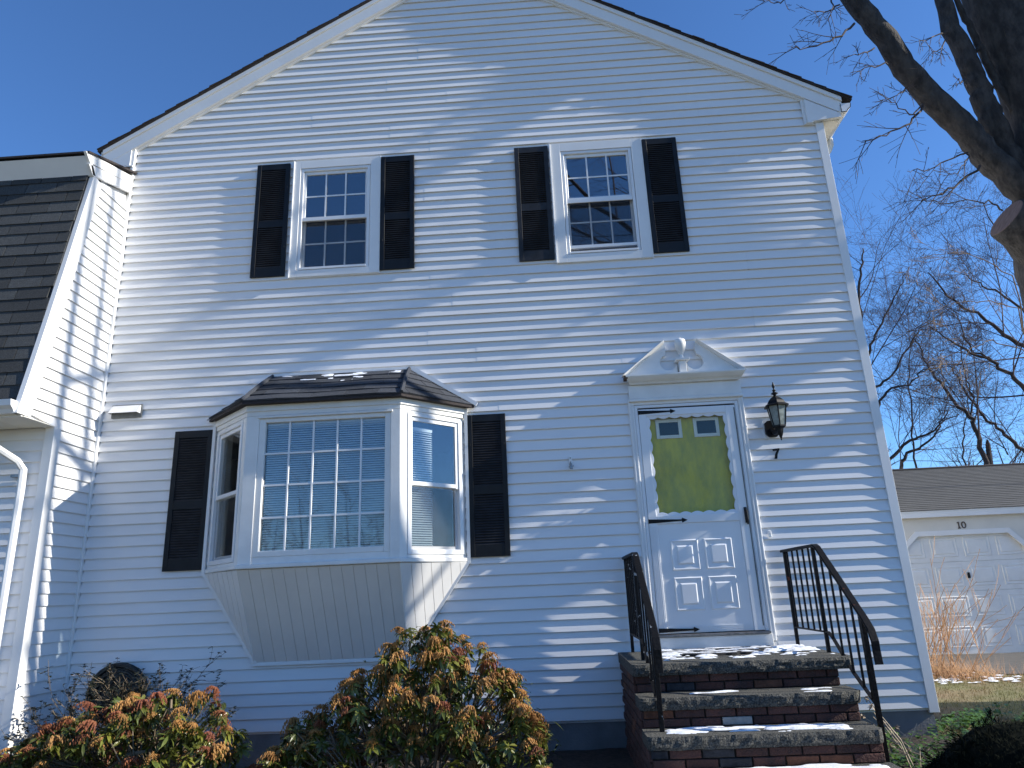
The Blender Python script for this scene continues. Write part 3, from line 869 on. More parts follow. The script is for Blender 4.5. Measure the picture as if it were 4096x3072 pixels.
# storm door frame
b = MB()
b.box(5.218, 5.247, -0.008, 0.03, 0.657, 2.717); b.box(6.160, 6.191, -0.008, 0.03, 0.657, 2.717); b.box(5.247, 6.160, -0.008, 0.03, 2.690, 2.717)
b.build('storm_frame', ALU, entry, bevel=0.002)
b = MB(); b.box(5.250, 6.156, 0.008, 0.020, 2.676, 2.689); b.build('door_gap', RUBBER, entry)
sd = MB()
D0, D1 = 5.250, 6.156
sy0, sy1 = -0.012, 0.022
sd.box(D0, D0 + 0.075, sy0, sy1, 0.662, 2.675); sd.box(D1 - 0.088, D1, sy0, sy1, 0.662, 2.675)
sd.box(D0 + 0.075, D1 - 0.088, sy0, sy1, 2.608, 2.675); sd.box(D0 + 0.075, D1 - 0.088, sy0, sy1, 1.60, 1.672)
sd.box(D0 + 0.075, D1 - 0.088, sy0 + 0.010, sy1, 0.662, 1.60)
storm = sd.build('storm_door', ALU, house, bevel=0.003)
# scalloped moulding round the glass
b = MB()
gx0, gx1, gz0, gz1 = 5.325, 6.068, 1.672, 2.608
def scal(p0, p1, inward, n):
    p0, p1 = Vector(p0), Vector(p1)
    pts = []
    for i in range(n):
        for t in range(7):
            a = t / 6
            q = p0.lerp(p1, (i + a) / n)
            pts.append(q + Vector(inward) * (0.016 + 0.016 * math.sin(math.pi * a)))
    base = [p0, p1]
    vs = [p0] + pts + [p1]
    return vs
for p0, p1, inn, n in (((gx0, gz0), (gx1, gz0), (0, 1), 7), ((gx1, gz0), (gx1, gz1), (-1, 0), 8), ((gx1, gz1), (gx0, gz1), (0, -1), 7), ((gx0, gz1), (gx0, gz0), (1, 0), 8)):
    v2 = scal((p0[0], p0[1], 0), (p1[0], p1[1], 0), (inn[0], inn[1], 0), n)
    ext = []
    for q in v2[1:-1]:
        base = Vector((q.x if inn[0] == 0 else p0[0], q.y if inn[1] == 0 else p0[1], 0))
        ext.append((base, q))
    for (b0, q0), (b1, q1) in zip(ext[:-1], ext[1:]):
        if (b1 - b0).length < 1e-6 and (q1 - q0).length < 1e-6: continue
        b.add([(b0.x, -0.006, b0.y), (b1.x, -0.006, b1.y), (q1.x, -0.002, q1.y), (q0.x, -0.002, q0.y),
               (b0.x, 0.004, b0.y), (b1.x, 0.004, b1.y), (q1.x, 0.004, q1.y), (q0.x, 0.004, q0.y)],
              [(0, 1, 2, 3), (7, 6, 5, 4), (3, 2, 6, 7)])
b.build('scalloped_moulding', ALU, storm)
b = MB(); b.box(gx0, gx1, 0.006, 0.010, gz0, gz1); b.build('pane', GLASSD, storm)
# raised panels on the lower half
def raised(b, x0, x1, z0, z1, y):
    def fr(i, yy): return [(x0 + i, yy, z0 + i), (x1 - i, yy, z0 + i), (x1 - i, yy, z1 - i), (x0 + i, yy, z1 - i)]
    b.loft([fr(0, y), fr(0.010, y - 0.010), fr(0.024, y - 0.006), fr(0.050, y - 0.004), fr(0.064, y - 0.013), fr(0.070, y - 0.013)], cap=False)
    q = fr(0.070, y - 0.013); b.add(q, [(0, 1, 2, 3)])
for (x0, x1, z0, z1) in ((5.422, 5.672, 1.187, 1.455), (5.722, 5.972, 1.187, 1.455), (5.422, 5.672, 0.845, 1.130), (5.722, 5.972, 0.845, 1.130)):
    b = MB(); raised(b, x0, x1, z0, z1, sy0 + 0.010); b.build('raised_panel', ALU, storm)
b = MB()
for i in range(4):
    b.box(D0 + 0.012 + i * 0.014, D0 + 0.017 + i * 0.014, sy0 - 0.003, sy0, 0.70, 1.58)
for i in range(4):
    b.box(D0 + 0.08, D1 - 0.095, sy0 + 0.006, sy0 + 0.010, 0.672 + i * 0.013, 0.678 + i * 0.013)
b.build('ribbing', ALU, storm)
for zc in (2.644, 1.626, 0.690):
    b = MB()
    y = sy0 - 0.004
    L_ = 0.30
    pts = [(5.248, zc - 0.019), (5.248 + L_, zc - 0.007), (5.248 + L_ + 0.003, zc - 0.022), (5.248 + L_ + 0.052, zc), (5.248 + L_ + 0.003, zc + 0.022), (5.248 + L_, zc + 0.007), (5.248, zc + 0.019)]
    b.prism([(x, y, z) for x, z in pts], (0, 0.0035, 0))
    b.build('strap_hinge', BLACKM, storm)
b = MB(); b.box(6.112, 6.136, -0.024, -0.0125, 1.575, 1.715); b.tube([(6.124, -0.022, 1.70), (6.122, -0.057, 1.685), (6.126, -0.057, 1.60), (6.130, -0.022, 1.565)], 0.007, 6)
b.build('handle', BLACKM, storm)
b = MB(); b.box(6.142, 6.152, -0.015, -0.0125, 0.70, 2.65); b.build('weather_strip', GREYPL, storm)
idr = MB(); idr.box(5.225, 6.185, 0.050, 0.118, 0.66, 2.73)
inner = idr.build('entry_door', YELLOW, house)
for (x0, x1) in ((5.408, 5.652), (5.762, 6.002)):
    b = MB()
    for (a0, a1, z0, z1) in ((x0, x0 + 0.032, 2.393, 2.580), (x1 - 0.032, x1, 2.393, 2.580), (x0 + 0.032, x1 - 0.032, 2.393, 2.425), (x0 + 0.032, x1 - 0.032, 2.548, 2.580)):
        b.box(a0, a1, 0.038, 0.0495, z0, z1)
    b.build('light_frame', PAINT, inner, bevel=0.003)
    b = MB(); b.box(x0 + 0.033, x1 - 0.033, 0.043, 0.0485, 2.426, 2.547); b.build('pane', mat('dark_door_glass', (0.02, 0.022, 0.03), 0.06, spec=0.6), inner)
b = MB(); b.box(5.2165, 5.224, 0.031, 0.12, 0.66, 2.73); b.box(6.186, 6.192, 0.031, 0.12, 0.66, 2.73); b.box(5.224, 6.186, 0.031, 0.12, 2.731, 2.736); b.build('jamb', PAINT, entry)

# ---- small fittings of the house
b = MB()                                                     # dryer vent hood
b.box(0.098, 0.400, -0.016, -0.0, 2.868, 3.000)
vh = b.build('vent_hood', GREYPL, house)
b = MB()
b.add([(0.104, -0.018, 2.992), (0.392, -0.018, 2.992), (0.392, -0.085, 2.905), (0.104, -0.085, 2.905), (0.104, -0.018, 2.905), (0.392, -0.018, 2.905)], [(0, 1, 2, 3), (0, 3, 4), (1, 5, 2)])
b.build('hood', TRIM, vh)

# ================================================================== ATTACHED HOUSE AT LEFT
wing = thing('attached_house', (-2.0, 0.5, -0.3), 'neighbouring white house wing with steep dark shingle roof at the left edge', 'house')
b = MB()
b.prism([(-0.04, -0.60, -0.02), (-0.04, -0.60, 2.64), (-0.04, -1.04, 2.66), (-0.04, -0.62, 5.20), (-0.04, 0.0, 5.42), (-0.04, 0.0, -0.02)], (-0.06, 0, 0))
side = b.build('side_wall', VINYL, wing)
PW = lambda s, d, z: (-0.012 - d, s, z)
yo_ = lambda z: (-0.560 if z < 2.650 else (-0.985 + (z - 2.65) * 0.1985))
for j in range(27):
    z0 = 2 * j * E
    for c in (0, 1):
        zs = z0 + c * E
        if zs + E > 5.42: continue
    if z0 + 2 * E <= 5.35:
        zt_ = z0 + 2 * E
        if z0 < 2.65 < zt_ or z0 > 2.6:
            for c in (0, 1):
                zs = z0 + c * E
                siding_piece(side, PW, zs, 1, yo_ if zs > 2.60 else (lambda z: -0.56), lambda z: -0.029, seed=j * 1.3 + 40 + c)
        else:
            siding_piece(side, PW, z0, 2, lambda z: -0.56, lambda z: -0.029, seed=j * 1.3 + 40)
# lower front wall
b = MB(); b.box(-4.0, -0.06, -0.622, -0.55, -0.02, 2.64); lw = b.build('front_wall', VINYL, wing)
PL_ = lambda s, d, z: (s, -0.638 + d, z)
for j in range(13):
    siding_piece(lw, PL_, 2 * j * E, 2, lambda z: -3.9, lambda z: -0.082, seed=j * 2.1 + 90)
b = MB(); b.box(-0.082, 0.004, -0.645, -0.555, -0.03, 2.642); b.build('corner_post', TRIM, wing, bevel=0.003)
b = MB(); b.box(-4.0, -0.03, -0.60, 0.0, -0.9, -0.023); b.build('foundation', CONC, wing)
# soffit, fascia, gutter, downspout
b = MB()
for i in range(14): b.box(-0.297 - i * 0.3, -0.002 - i * 0.3, -1.04, -0.645, 2.645, 2.652)
b.build('soffit', SOFFIT, wing)
b = MB(); b.box(-4.0, 0.0, -1.062, -1.042, 2.640, 2.76); b.build('fascia', TRIM, wing)
b = MB(); gutter(b, -1.064, 2.655, -4.0, -0.02, sgn=-1, axis='x'); b.build('gutter', ALU, wing)
b = MB(); b.tube([(-0.52, -1.12, 2.66), (-0.50, -1.12, 2.60), (-0.42, -1.02, 2.53), (-0.22, -0.74, 2.33), (-0.185, -0.70, 2.26), (-0.183, -0.695, 2.1), (-0.183, -0.695, -0.2)], 0.031, 8); b.build('downspout', ALU, wing, smooth=False)
b = MB(); b.box(-0.30, -0.19, -0.69, -0.64, 2.2, 2.225); b.build('downspout_strap', GALV, wing)
# mansard: deck, shingles, rake boards
yM = lambda z: -1.09 + (z - 2.67) * (0.440 / 2.53)
b = MB(); b.prism([(-4, yM(2.67) + 0.01, 2.67), (-0.03, yM(2.67) + 0.01, 2.67), (-0.03, yM(5.22) + 0.01, 5.22), (-4, yM(5.22) + 0.01, 5.22)], (0, 0.05, 0)); md = b.build('mansard_roof', ASPHF, wing)
Bv = Vector((0, 0.440, 2.53)).normalized()
conv = [(-4.0, -0.02), (-0.035, -0.02), (-0.035, 2.60), (-4.0, 2.60)]
rects, far = [], []
for r_ in range(21):
    a = -0.035 - (0.152 if r_ % 2 else 0.0) + 0.15 + rnd.uniform(-0.05, 0.05)
    while a > -4.0:
        (rects if a > -1.45 else far).append((a - 0.305 + 0.004, a - 0.003, r_ * 0.1255, (r_ + 1) * 0.1255))
        a -= 0.305
tiles('shingle', ASPH, md, (0, -1.09, 2.67), (1, 0, 0), Bv, conv, rects, 0.001, 0.005, tilt=0.009, jit=0.001)
o = tiles('shingle', ASPHF, md, (0, -1.09, 2.67), (1, 0, 0), Bv, conv, far, 0.001, 0.005, tilt=0.009, joined='shingle_field'); o['kind'] = 'stuff'
def rake(y_off0, y_off1, x0, x1, nm):
    b = MB()
    z0_, z1_ = 2.655, 5.215
    y = lambda z: -1.105 + (z - 2.655) * (0.470 / 2.55)
    n = 8
    L1 = [(x1, y(z0_ + (z1_ - z0_) * i / n) - 0.02 * (1 - i / n) ** 3 + y_off0, z0_ + (z1_ - z0_) * i / n) for i in range(n + 1)]
    L2 = [(x1, y(z0_ + (z1_ - z0_) * i / n) + y_off1, z0_ + (z1_ - z0_) * i / n) for i in range(n + 1)]
    for i in range(n):
        b.prism([L1[i], L2[i], L2[i + 1], L1[i + 1]], (x0 - x1, 0, 0))
    return b.build(nm, TRIM, wing)
rake(0.0, 0.075, -0.032, 0.012, 'rake_board'); rake(0.075, 0.150, -0.032, 0.004, 'rake_board')
# top cornice and low upper roof
b = MB(); b.prism([(0.016, -0.655, 5.205), (0.016, -0.752, 5.372), (0.016, -0.72, 5.372), (0.016, -0.60, 5.205)], (-4.0, 0, 0)); b.build('cornice', TRIM, wing, bevel=0.003)
sl_ = lambda y: 0.262 / 0.72 * (y + 0.752)
for i in (0, 1):
    b = MB()
    za, zb_ = 5.205 + i * 0.105, 5.205 + (i + 1) * 0.1035
    f0, f1 = -0.655 - 0.058 * (za - 5.205) / 0.1, -0.655 - 0.058 * (zb_ - 5.205) / 0.1
    s2 = lambda y: 0.30 * (y + 0.655)
    b.prism([(0.016 - 0.004 * i, f0, za + 0.001), (0.016 - 0.004 * i, -0.03, za + s2(-0.03)), (0.016 - 0.004 * i, -0.03, zb_ + s2(-0.03)), (0.016 - 0.004 * i, f1 - 0.02, zb_ - 0.02)], (-0.03, 0, 0))
    b.build('frieze_board', TRIM, wing, bevel=0.003)
b = MB(); b.prism([(0.03, -0.775, 5.385), (0.03, 0.0, 5.650), (0.03, 6.0, 6.0), (0.03, 6.0, 6.03), (0.03, 0.0, 5.672), (0.03, -0.775, 5.405)], (-4.0, 0, 0)); b.build('upper_roof', ROOFB, wing)
b = MB(); b.box(-4.0, -0.05, 0.05, 6.0, -0.02, 5.6); b.build('wing_body', VINYL, wing)

# ================================================================== FRONT STEPS
steps = thing('front_steps', (5.62, -0.8, -0.3), 'dark stone and brick front steps with patches of snow below the white door', 'steps')
SX0, SX1 = 4.895, 6.33
LAND, T2, T3, T4 = 0.527, 0.337, 0.150, -0.040
th = 0.078
def slab(x0, x1, y0, y1, z0, z1, seed):
    """y0 is the front edge; rough-hewn front"""
    nx, nz, ny = 70, 4, 8
    def nz_(x, z): return 0.011 * mnoise.noise(Vector((x * 16 + seed, z * 30, 1))) + 0.006 * mnoise.noise(Vector((x * 45, z * 60, seed)))
    b = MB()
    rings = []
    for i in range(nx + 1):
        x = x0 + (x1 - x0) * i / nx
        e = min(1, (x1 - x) / 0.05, (x - x0) / 0.02 + 0.2); rnd_c = 0.05 * (1 - e) ** 2
        r_ = []
        for k in range(nz + 1):
            z = z0 + (z1 - z0) * k / nz
            r_.append((x, y0 + rnd_c + nz_(x, z) + (0.008 if k in (0, nz) else 0), z + 0.003 * mnoise.noise(Vector((x * 9, seed, 0)))))
        for k in range(1, ny + 1):
            y = y0 + (y1 - y0) * k / ny
            r_.append((x, y, z1 + 0.003 * mnoise.noise(Vector((x * 9, y * 9, seed)))))
        r_.append((x, y1, z0))
        rings.append(r_)
    b.loft(rings)
    return b
slab(SX0 - 0.015, SX1 + 0.12, -1.105, 0.0, LAND - th, LAND, 1.0).build('landing_slab', TREAD, steps)
slab(SX0 - 0.01, SX1 + 0.03, -1.355, -1.062, T2 - th, T2, 7.0).build('tread', TREAD, steps)
slab(SX0 - 0.01, SX1 + 0.02, -1.632, -1.322, T3 - th, T3, 13.0).build('tread', TREAD, steps)
slab(SX0 + 0.0, SX1 + 0.03, -1.92, -1.60, T4 - th, T4, 21.0).build('tread', TREAD, steps)
b = MB()
b.box(SX0 + 0.016, SX1 - 0.004, -1.052, -0.005, -0.45, LAND - th - 0.001)
b.box(SX0 + 0.016, SX1 - 0.004, -1.310, -1.053, -0.45, T2 - th - 0.001)
b.box(SX0 + 0.016, SX1 - 0.004, -1.590, -1.311, -0.45, T3 - th - 0.001)
b.box(SX0 + 0.016, SX1 - 0.004, -1.870, -1.591, -0.45, T4 - th - 0.001)
b.build('mortar_core', MORT, steps)
brick_me = {}
def brick_mesh(L, H, D, m):
    key = (round(L, 3), m.name)
    if key not in brick_me:
        b = MB()
        def rr(y, i): return [(-L / 2 + i, y, -H / 2 + i), (L / 2 - i, y, -H / 2 + i), (L / 2 - i, y, H / 2 - i), (-L / 2 + i, y, H / 2 - i)]
        b.loft([rr(0.0, 0), rr(-D + 0.004, 0), rr(-D, 0.004)])
        brick_me[key] = b.mesh('brick', m)
    return brick_me[key]
BH = 0.050
def riser(y, ztop, zbot, rowseed):
    for r_ in range(2):
        zc = zbot + 0.004 + (r_ + 0.5) * (ztop - zbot) / 2 - 0.002
        x = SX0 + 0.012 - (0.1 if (r_ + rowseed) % 2 else 0)
        while x < SX1 - 0.03:
            x0, x1 = max(x, SX0 + 0.004), min(x + 0.198, SX1)
            if x1 - x0 > 0.04:
                cx = (x0 + x1) / 2
                m = BRICK
                if rowseed == 1 and r_ == 0 and 5.44 < cx < 5.62: m = BRICKW
                elif rowseed == 1 and r_ == 1 and (5.0 < cx < 5.2 or 5.85 < cx < 6.0): m = BRICKO
                elif rowseed == 0 and r_ == 0 and 5.2 < cx < 5.4: m = BRICKD
                elif rowseed == 2 and rnd.random() < 0.16: m = BRICKD
                elif rnd.random() < 0.06: m = BRICKO
                o = inst('brick', brick_mesh(round(x1 - x0 - 0.004, 3), (ztop - zbot) / 2 - 0.007, 0.022, m), (cx, y + 0.004 + rnd.uniform(-0.002, 0.002), zc), steps, rot=(rnd.uniform(-0.01, 0.01), rnd.uniform(-0.008, 0.008), rnd.uniform(-0.012, 0.012)))
                if m is BRICKW: o['label'] = 'pale whitish brick'
            x += 0.206
riser(-1.055, LAND - th, T2, 0); riser(-1.313, T2 - th, T3, 1); riser(-1.593, T3 - th, T4, 2); riser(-1.873, T4 - th, T4 - th - 0.115, 3)
# left flank bricks
for r_ in range(11):
    zc = LAND - th - 0.034 - r_ * 0.0635
    yf = -1.06 if zc > T2 - 0.04 else (-1.32 if zc > T3 - 0.04 else (-1.60 if zc > T4 - 0.04 else -1.88))
    y = -0.004 - (0.1 if r_ % 2 else 0)
    while y > yf + 0.05:
        y1 = max(y - 0.198, yf)
        me = brick_mesh(round(y - y1 - 0.004, 3), 0.0560, 0.022, BRICK if rnd.random() > 0.08 else BRICKO)
        inst('brick', me, (SX0 + 0.013, (y + y1) / 2, zc), steps, rot=(0, 0, -math.pi / 2))
        y -= 0.206

# ---- handrails
def handrail(x, m, label):
    r = thing('handrail', (x, -0.75, LAND), label, 'handrail', 'iron handrails beside the front steps')
    def post(y, z0, z1, w=0.026):
        b = MB(); b.box(x - w / 2, x + w / 2, y - w / 2, y + w / 2, z0, z1); b.build('post', m, r, bevel=0.002)
    post(-0.06, LAND - 0.005, 1.309); post(-0.75, LAND - 0.005, 1.305); post(-1.45, T4 - 0.25, 0.80, 0.030)
    b = MB()
    path = [(-0.020, 1.318), (-0.40, 1.320), (-0.80, 1.320), (-0.855, 1.30), (-1.20, 1.030), (-1.500, 0.792), (-1.560, 0.735), (-1.590, 0.66), (-1.588, 0.60), (-1.595, 0.52)]
    hw = 0.027
    rings = []
    for i, (y, z) in enumerate(path):
        a, c = path[max(0, i - 1)], path[min(len(path) - 1, i + 1)]
        t = Vector((0, c[0] - a[0], c[1] - a[1])).normalized()
        nn = Vector((0, -t.z, t.y)) if t.y < 0 else Vector((0, -t.z, t.y))
        if nn.z < 0: nn = -nn
        if abs(nn.z) < 0.3 and nn.y > 0: nn = -nn
        p = Vector((x, y, z))
        rings.append([p + Vector((-hw, 0, 0)) - nn * 0.003, p + Vector((-hw * 0.8, 0, 0)) + nn * 0.006, p + Vector((hw * 0.8, 0, 0)) + nn * 0.006, p + Vector((hw, 0, 0)) - nn * 0.003, p + Vector((hw * 0.8, 0, 0)) - nn * 0.016, p + Vector((-hw * 0.8, 0, 0)) - nn * 0.016])
    b.loft(rings); b.build('top_rail', m, r)
    b = MB()
    p2 = [(-0.06, 0.678), (-0.80, 0.675), (-0.87, 0.645), (-1.16, 0.425), (-1.45, 0.262)]
    rings = [[(x - 0.013, y, z - 0.005), (x + 0.013, y, z - 0.005), (x + 0.013, y, z + 0.005), (x - 0.013, y, z + 0.005)] for y, z in p2]
    b.loft(rings); b.build('bottom_rail', m, r)
    def zl_(y):
        for (y0, z0), (y1, z1) in zip(p2[:-1], p2[1:]):
            if y1 <= y <= y0: return z0 + (z1 - z0) * (y - y0) / (y1 - y0)
    def zt__(y):
        for (y0, z0), (y1, z1) in zip(path[:-1], path[1:]):
            if y1 <= y <= y0: return z0 + (z1 - z0) * (y - y0) / (y1 - y0)
    for y in (-0.125, -0.255, -0.385, -0.515, -0.645, -0.886, -1.022, -1.162, -1.300, -1.405):
        b = MB(); b.box(x - 0.0065, x + 0.0065, y - 0.0065, y + 0.0065, zl_(y) + 0.004, zt__(y) - 0.006); b.build('baluster', m, r)
    return r
handrail(5.003, IRONF, 'black iron handrail with flaking paint on the left side of the steps')
handrail(6.40, IRON, 'black iron handrail on the right side of the steps, near the house corner')

# ---- doormat, snow
b = MB()
n = 40
ring0, ring1 = [], []
for i in range(n + 1):
    a = math.pi * i / n
    sc = 1 + 0.02 * math.sin(a * 24)
    ring0.append((5.62 + 0.52 * math.cos(a) * sc, -0.12 - 0.52 * math.sin(a) * sc, LAND + 0.003))
ring1 = [(x, y, LAND + 0.014) for x, y, z in ring0]
m_ = len(ring0)
b.add(ring0 + ring1, [tuple(range(m_)), tuple(range(2 * m_ - 1, m_ - 1, -1))] + [(i, (i + 1) % m_, m_ + (i + 1) % m_, m_ + i) for i in range(m_)])
tag(b.build('doormat', RUBBER), 'black half-round rubber doormat partly under snow on the landing', 'doormat')
def snow(b, x0, x1, y0, y1, z, seed, thr, hmax, sx=5.0, sy=14.0, step=0.012, mask=None):
    nx, ny = int((x1 - x0) / step), int((y1 - y0) / step)
    H = {}
    for j in range(ny + 1):
        for i in range(nx + 1):
            x, y = x0 + i * step, y0 + j * step
            v = mnoise.noise(Vector((x * sx, y * sy, seed))) + 0.5 * mnoise.noise(Vector((x * sx * 3, y * sy * 2.4, seed + 4)))
            e = min(i, nx - i, j, ny - j) * step
            v -= max(0, 0.03 - e) * 12
            if mask: v += mask(x, y)
            H[i, j] = v - thr
    idx = {}
    vs, fs = [], []
    def vid(i, j):
        if (i, j) not in idx:
            idx[i, j] = len(vs)
            h = H[i, j]
            zz = z(x0 + i * step, y0 + j * step) if callable(z) else z
            vs.append((x0 + i * step, y0 + j * step, zz + (min(hmax, h * hmax * 3) if h > 0 else -0.004)))
        return idx[i, j]
    for j in range(ny):
        for i in range(nx):
            if max(H[i, j], H[i + 1, j], H[i, j + 1], H[i + 1, j + 1]) > 0:
                fs.append((vid(i, j), vid(i + 1, j), vid(i + 1, j + 1), vid(i, j + 1)))
    if vs: b.add(vs, fs)
b = MB()
snow(b, 5.12, 6.42, -0.95, -0.06, LAND + 0.008, 3.0, 0.24, 0.010, 5.0, 22.0, mask=lambda x, y: 0.25 if y > -0.55 else -0.12)
snow(b, 5.05, 6.28, -1.34, -1.10, T2 + 0.003, 5.0, 0.42, 0.006, 3.0, 14.0)
snow(b, 5.02, 6.20, -1.60, -1.34, T3 + 0.003, 8.0, 0.12, 0.007, 4.0, 20.0, mask=lambda x, y: 0.2 if y > -1.52 else -0.3)
snow(b, 5.0, 6.30, -1.88, -1.62, T4 + 0.003, 9.0, -0.25, 0.010, 3.0, 12.0)
o = b.build('snow_patch', SNOW, None, smooth=True); tag(o, 'thin melting snow lying on the landing and treads', None, kind='stuff')
b = MB()
snow(b, 9.0, 10.4, 3.1, 4.3, lambda x, y: gz(x, y) + 0.02, 2.0, 0.42, 0.012, 7.0, 13.0, 0.02)
o = b.build('snow_patch', SNOW, None, smooth=True); tag(o, 'scraps of snow on the lawn by the tan shrub', None, kind='stuff')
b = MB()
def broof(x, y): return 2.802 + (y + 0.575) * (0.398 / 0.563) + 0.014
snow(b, 1.78, 3.0, -0.30, -0.03, broof, 6.0, 0.2, 0.006, 4.5, 16.0, 0.012, mask=lambda x, y: (y + 0.10) * 5)
o = b.build('snow_patch', SNOW, None, smooth=True); tag(o, 'strip of icy snow at the top of the bay roof', None, kind='stuff')

# ---- wall lantern
lan = thing('wall_lantern', (6.46, -0.02, 2.42), 'black six-sided carriage lantern on the siding right of the door', 'lantern')
lc = (6.497, -0.145)
b = MB(); b.prism([(6.405, -0.002, 2.375), (6.435, -0.002, 2.345), (6.505, -0.002, 2.345), (6.530, -0.002, 2.375), (6.530, -0.002, 2.475), (6.505, -0.002, 2.50), (6.435, -0.002, 2.50), (6.405, -0.002, 2.475)], (0, -0.028, 0)); b.build('back_plate', BLACKM, lan, bevel=0.004)
b = MB(); b.box(6.397, 6.540, -0.001, 0.008, 2.335, 2.515); b.build('mounting_block', TRIM, lan)
b = MB(); b.tube([(6.468, -0.02, 2.41), (6.475, -0.07, 2.375), (lc[0], lc[1], 2.385)], [0.028, 0.026, 0.03], 8); b.build('arm', BLACKM, lan)
hexr = lambda r_, z, k=6: [(lc[0] + r_ * math.cos(math.pi / 3 * j + 0.35), lc[1] + r_ * math.sin(math.pi / 3 * j + 0.35), z) for j in range(k)]
b = MB(); b.loft([hexr(0.026, 2.352), hexr(0.035, 2.395), hexr(0.062, 2.410), hexr(0.062, 2.422)]); b.lathe((lc[0], lc[1], 2.285), [(0.001, 0.0), (0.006, 0.004), (0.004, 0.016), (0.013, 0.03), (0.013, 0.038), (0.02, 0.05), (0.026, 0.069)], 8); b.build('base_cup', BLACKM, lan)
for j in range(6):
    p0, p1 = hexr(0.058, 2.423)[j], hexr(0.089, 2.602)[j]
    q0, q1 = hexr(0.058, 2.423)[(j + 1) % 6], hexr(0.089, 2.602)[(j + 1) % 6]
    b = MB(); b.tube([p0, p1], 0.006, 5); b.build('glazing_bar', BLACKM, lan)
    b = MB(); c_ = Vector((lc[0], lc[1], 0)); 
    pts = [Vector(p0).lerp(Vector(q0), 0.08), Vector(p0).lerp(Vector(q0), 0.92), Vector(p1).lerp(Vector(q1), 0.92), Vector(p1).lerp(Vector(q1), 0.08)]
    nn = (pts[1] - pts[0]).cross(pts[3] - pts[0]).normalized()
    b.prism(pts, nn * -0.002); b.build('pane', FROST, lan)
b = MB(); b.loft([hexr(0.092, 2.600), hexr(0.116, 2.598), hexr(0.118, 2.606), hexr(0.088, 2.625), hexr(0.076, 2.652), hexr(0.050, 2.678), hexr(0.020, 2.696), hexr(0.014, 2.70)]); b.build('roof_cap', BLACKM, lan)
b = MB(); b.lathe((lc[0], lc[1], 2.70), [(0.014, 0), (0.012, 0.012), (0.034, 0.026), (0.030, 0.030), (0.010, 0.042), (0.014, 0.052), (0.018, 0.056), (0.007, 0.066), (0.006, 0.076), (0.014, 0.092), (0.013, 0.108), (0.005, 0.124), (0.007, 0.130), (0.001, 0.138)], 10); b.build('finial', BLACKM, lan, smooth=True)

# ---- house number 7, bracket, bell, hose
b = MB()
num = [(6.443, 2.232), (6.507, 2.236), (6.505, 2.222), (6.483, 2.180), (6.474, 2.138), (6.450, 2.138), (6.460, 2.180), (6.480, 2.215), (6.447, 2.211)]
bm = bmesh.new(); f = bm.faces.new([bm.verts.new((x, -0.028, z)) for x, z in num])
r = bmesh.ops.extrude_face_region(bm, geom=[f])
for v in r['geom']:
    if isinstance(v, bmesh.types.BMVert): v.co.y = -0.020
bmesh.ops.triangulate(bm, faces=[q for q in bm.faces if len(q.verts) > 4]); bmesh.ops.recalc_face_normals(bm, faces=bm.faces)
for xx in (6.478,):
    pass
me = bpy.data.meshes.new('house_number'); bm.to_mesh(me); bm.free(); me.materials.append(BLACKM)
o = bpy.data.objects.new('house_number', me); C.objects.link(o)
tag(o, 'black metal numeral 7 under the lantern on white siding', 'house number')
st = MB(); st.tube([(6.490, -0.022, 2.225), (6.490, 0.004, 2.225)], 0.004, 6); st.tube([(6.464, -0.022, 2.15), (6.464, 0.006, 2.15)], 0.004, 6); st.build('mounting_pin', BLACKM, o)
br = thing('flag_bracket', (4.578, -0.01, 2.19), 'small white metal flagpole bracket on siding left of the door', 'bracket')
b = MB(); b.box(4.566, 4.594, -0.012, -0.001, 2.165, 2.262); b.build('plate', TRIM, br, bevel=0.003)
b = MB()
for z in (2.245, 2.205): b.tube([(4.580, -0.016, z), (4.580, -0.011, z)], 0.007, 8)
b.build('screw', GALV, br)
b = MB(); b.tube([(4.580, -0.012, 2.185), (4.580, -0.055, 2.165), (4.582, -0.06, 2.135)], [0.014, 0.013, 0.015], 8); b.tube([(4.56, -0.02, 2.16), (4.607, -0.025, 2.168)], 0.005, 6); b.build('socket', GALV, br)
bell = thing('doorbell', (6.312, -0.01, 1.468), 'small white doorbell button right of the door casing', 'doorbell')
b = MB(); b.box(6.300, 6.328, -0.014, 0.0, 1.44, 1.50); b.build('housing', TRIM, bell, bevel=0.004)
b = MB(); b.tube([(6.314, -0.014, 1.475), (6.314, -0.019, 1.475)], 0.008, 10); b.build('button', PAINT, bell)
hr = thing('hose_hanger', (0.52, -0.1, 0.42), 'dark coiled garden hose on a wall hanger behind the left shrub', 'hose')
for i in range(16):
    rr = 0.262 - 0.022 * (i % 8) - rnd.uniform(0, 0.01)
    yy = -0.04 - 0.03 * (i // 8) - rnd.uniform(0, 0.02)
    b = MB(); pts = [(0.50 + rnd.uniform(-0.006, 0.006) + rr * math.cos(a), yy + 0.005 * math.sin(3 * a + i), 0.36 + 0.95 * rr * math.sin(a)) for a in [2 * math.pi * k / 28 for k in range(29)]]
    b.tube(pts, 0.0125, 6); b.build('hose_coil', HOSE if i != 5 else GREYPL, hr, smooth=True)
b = MB(); b.lathe((0.50, 0, 0), [(0.001, 0)], 3) if False else None
b.box(0.36, 0.64, -0.10, -0.012, 0.42, 0.44); b.box(0.40, 0.60, -0.018, -0.002, 0.26, 0.56); b.build('hanger', BLACKM, hr)

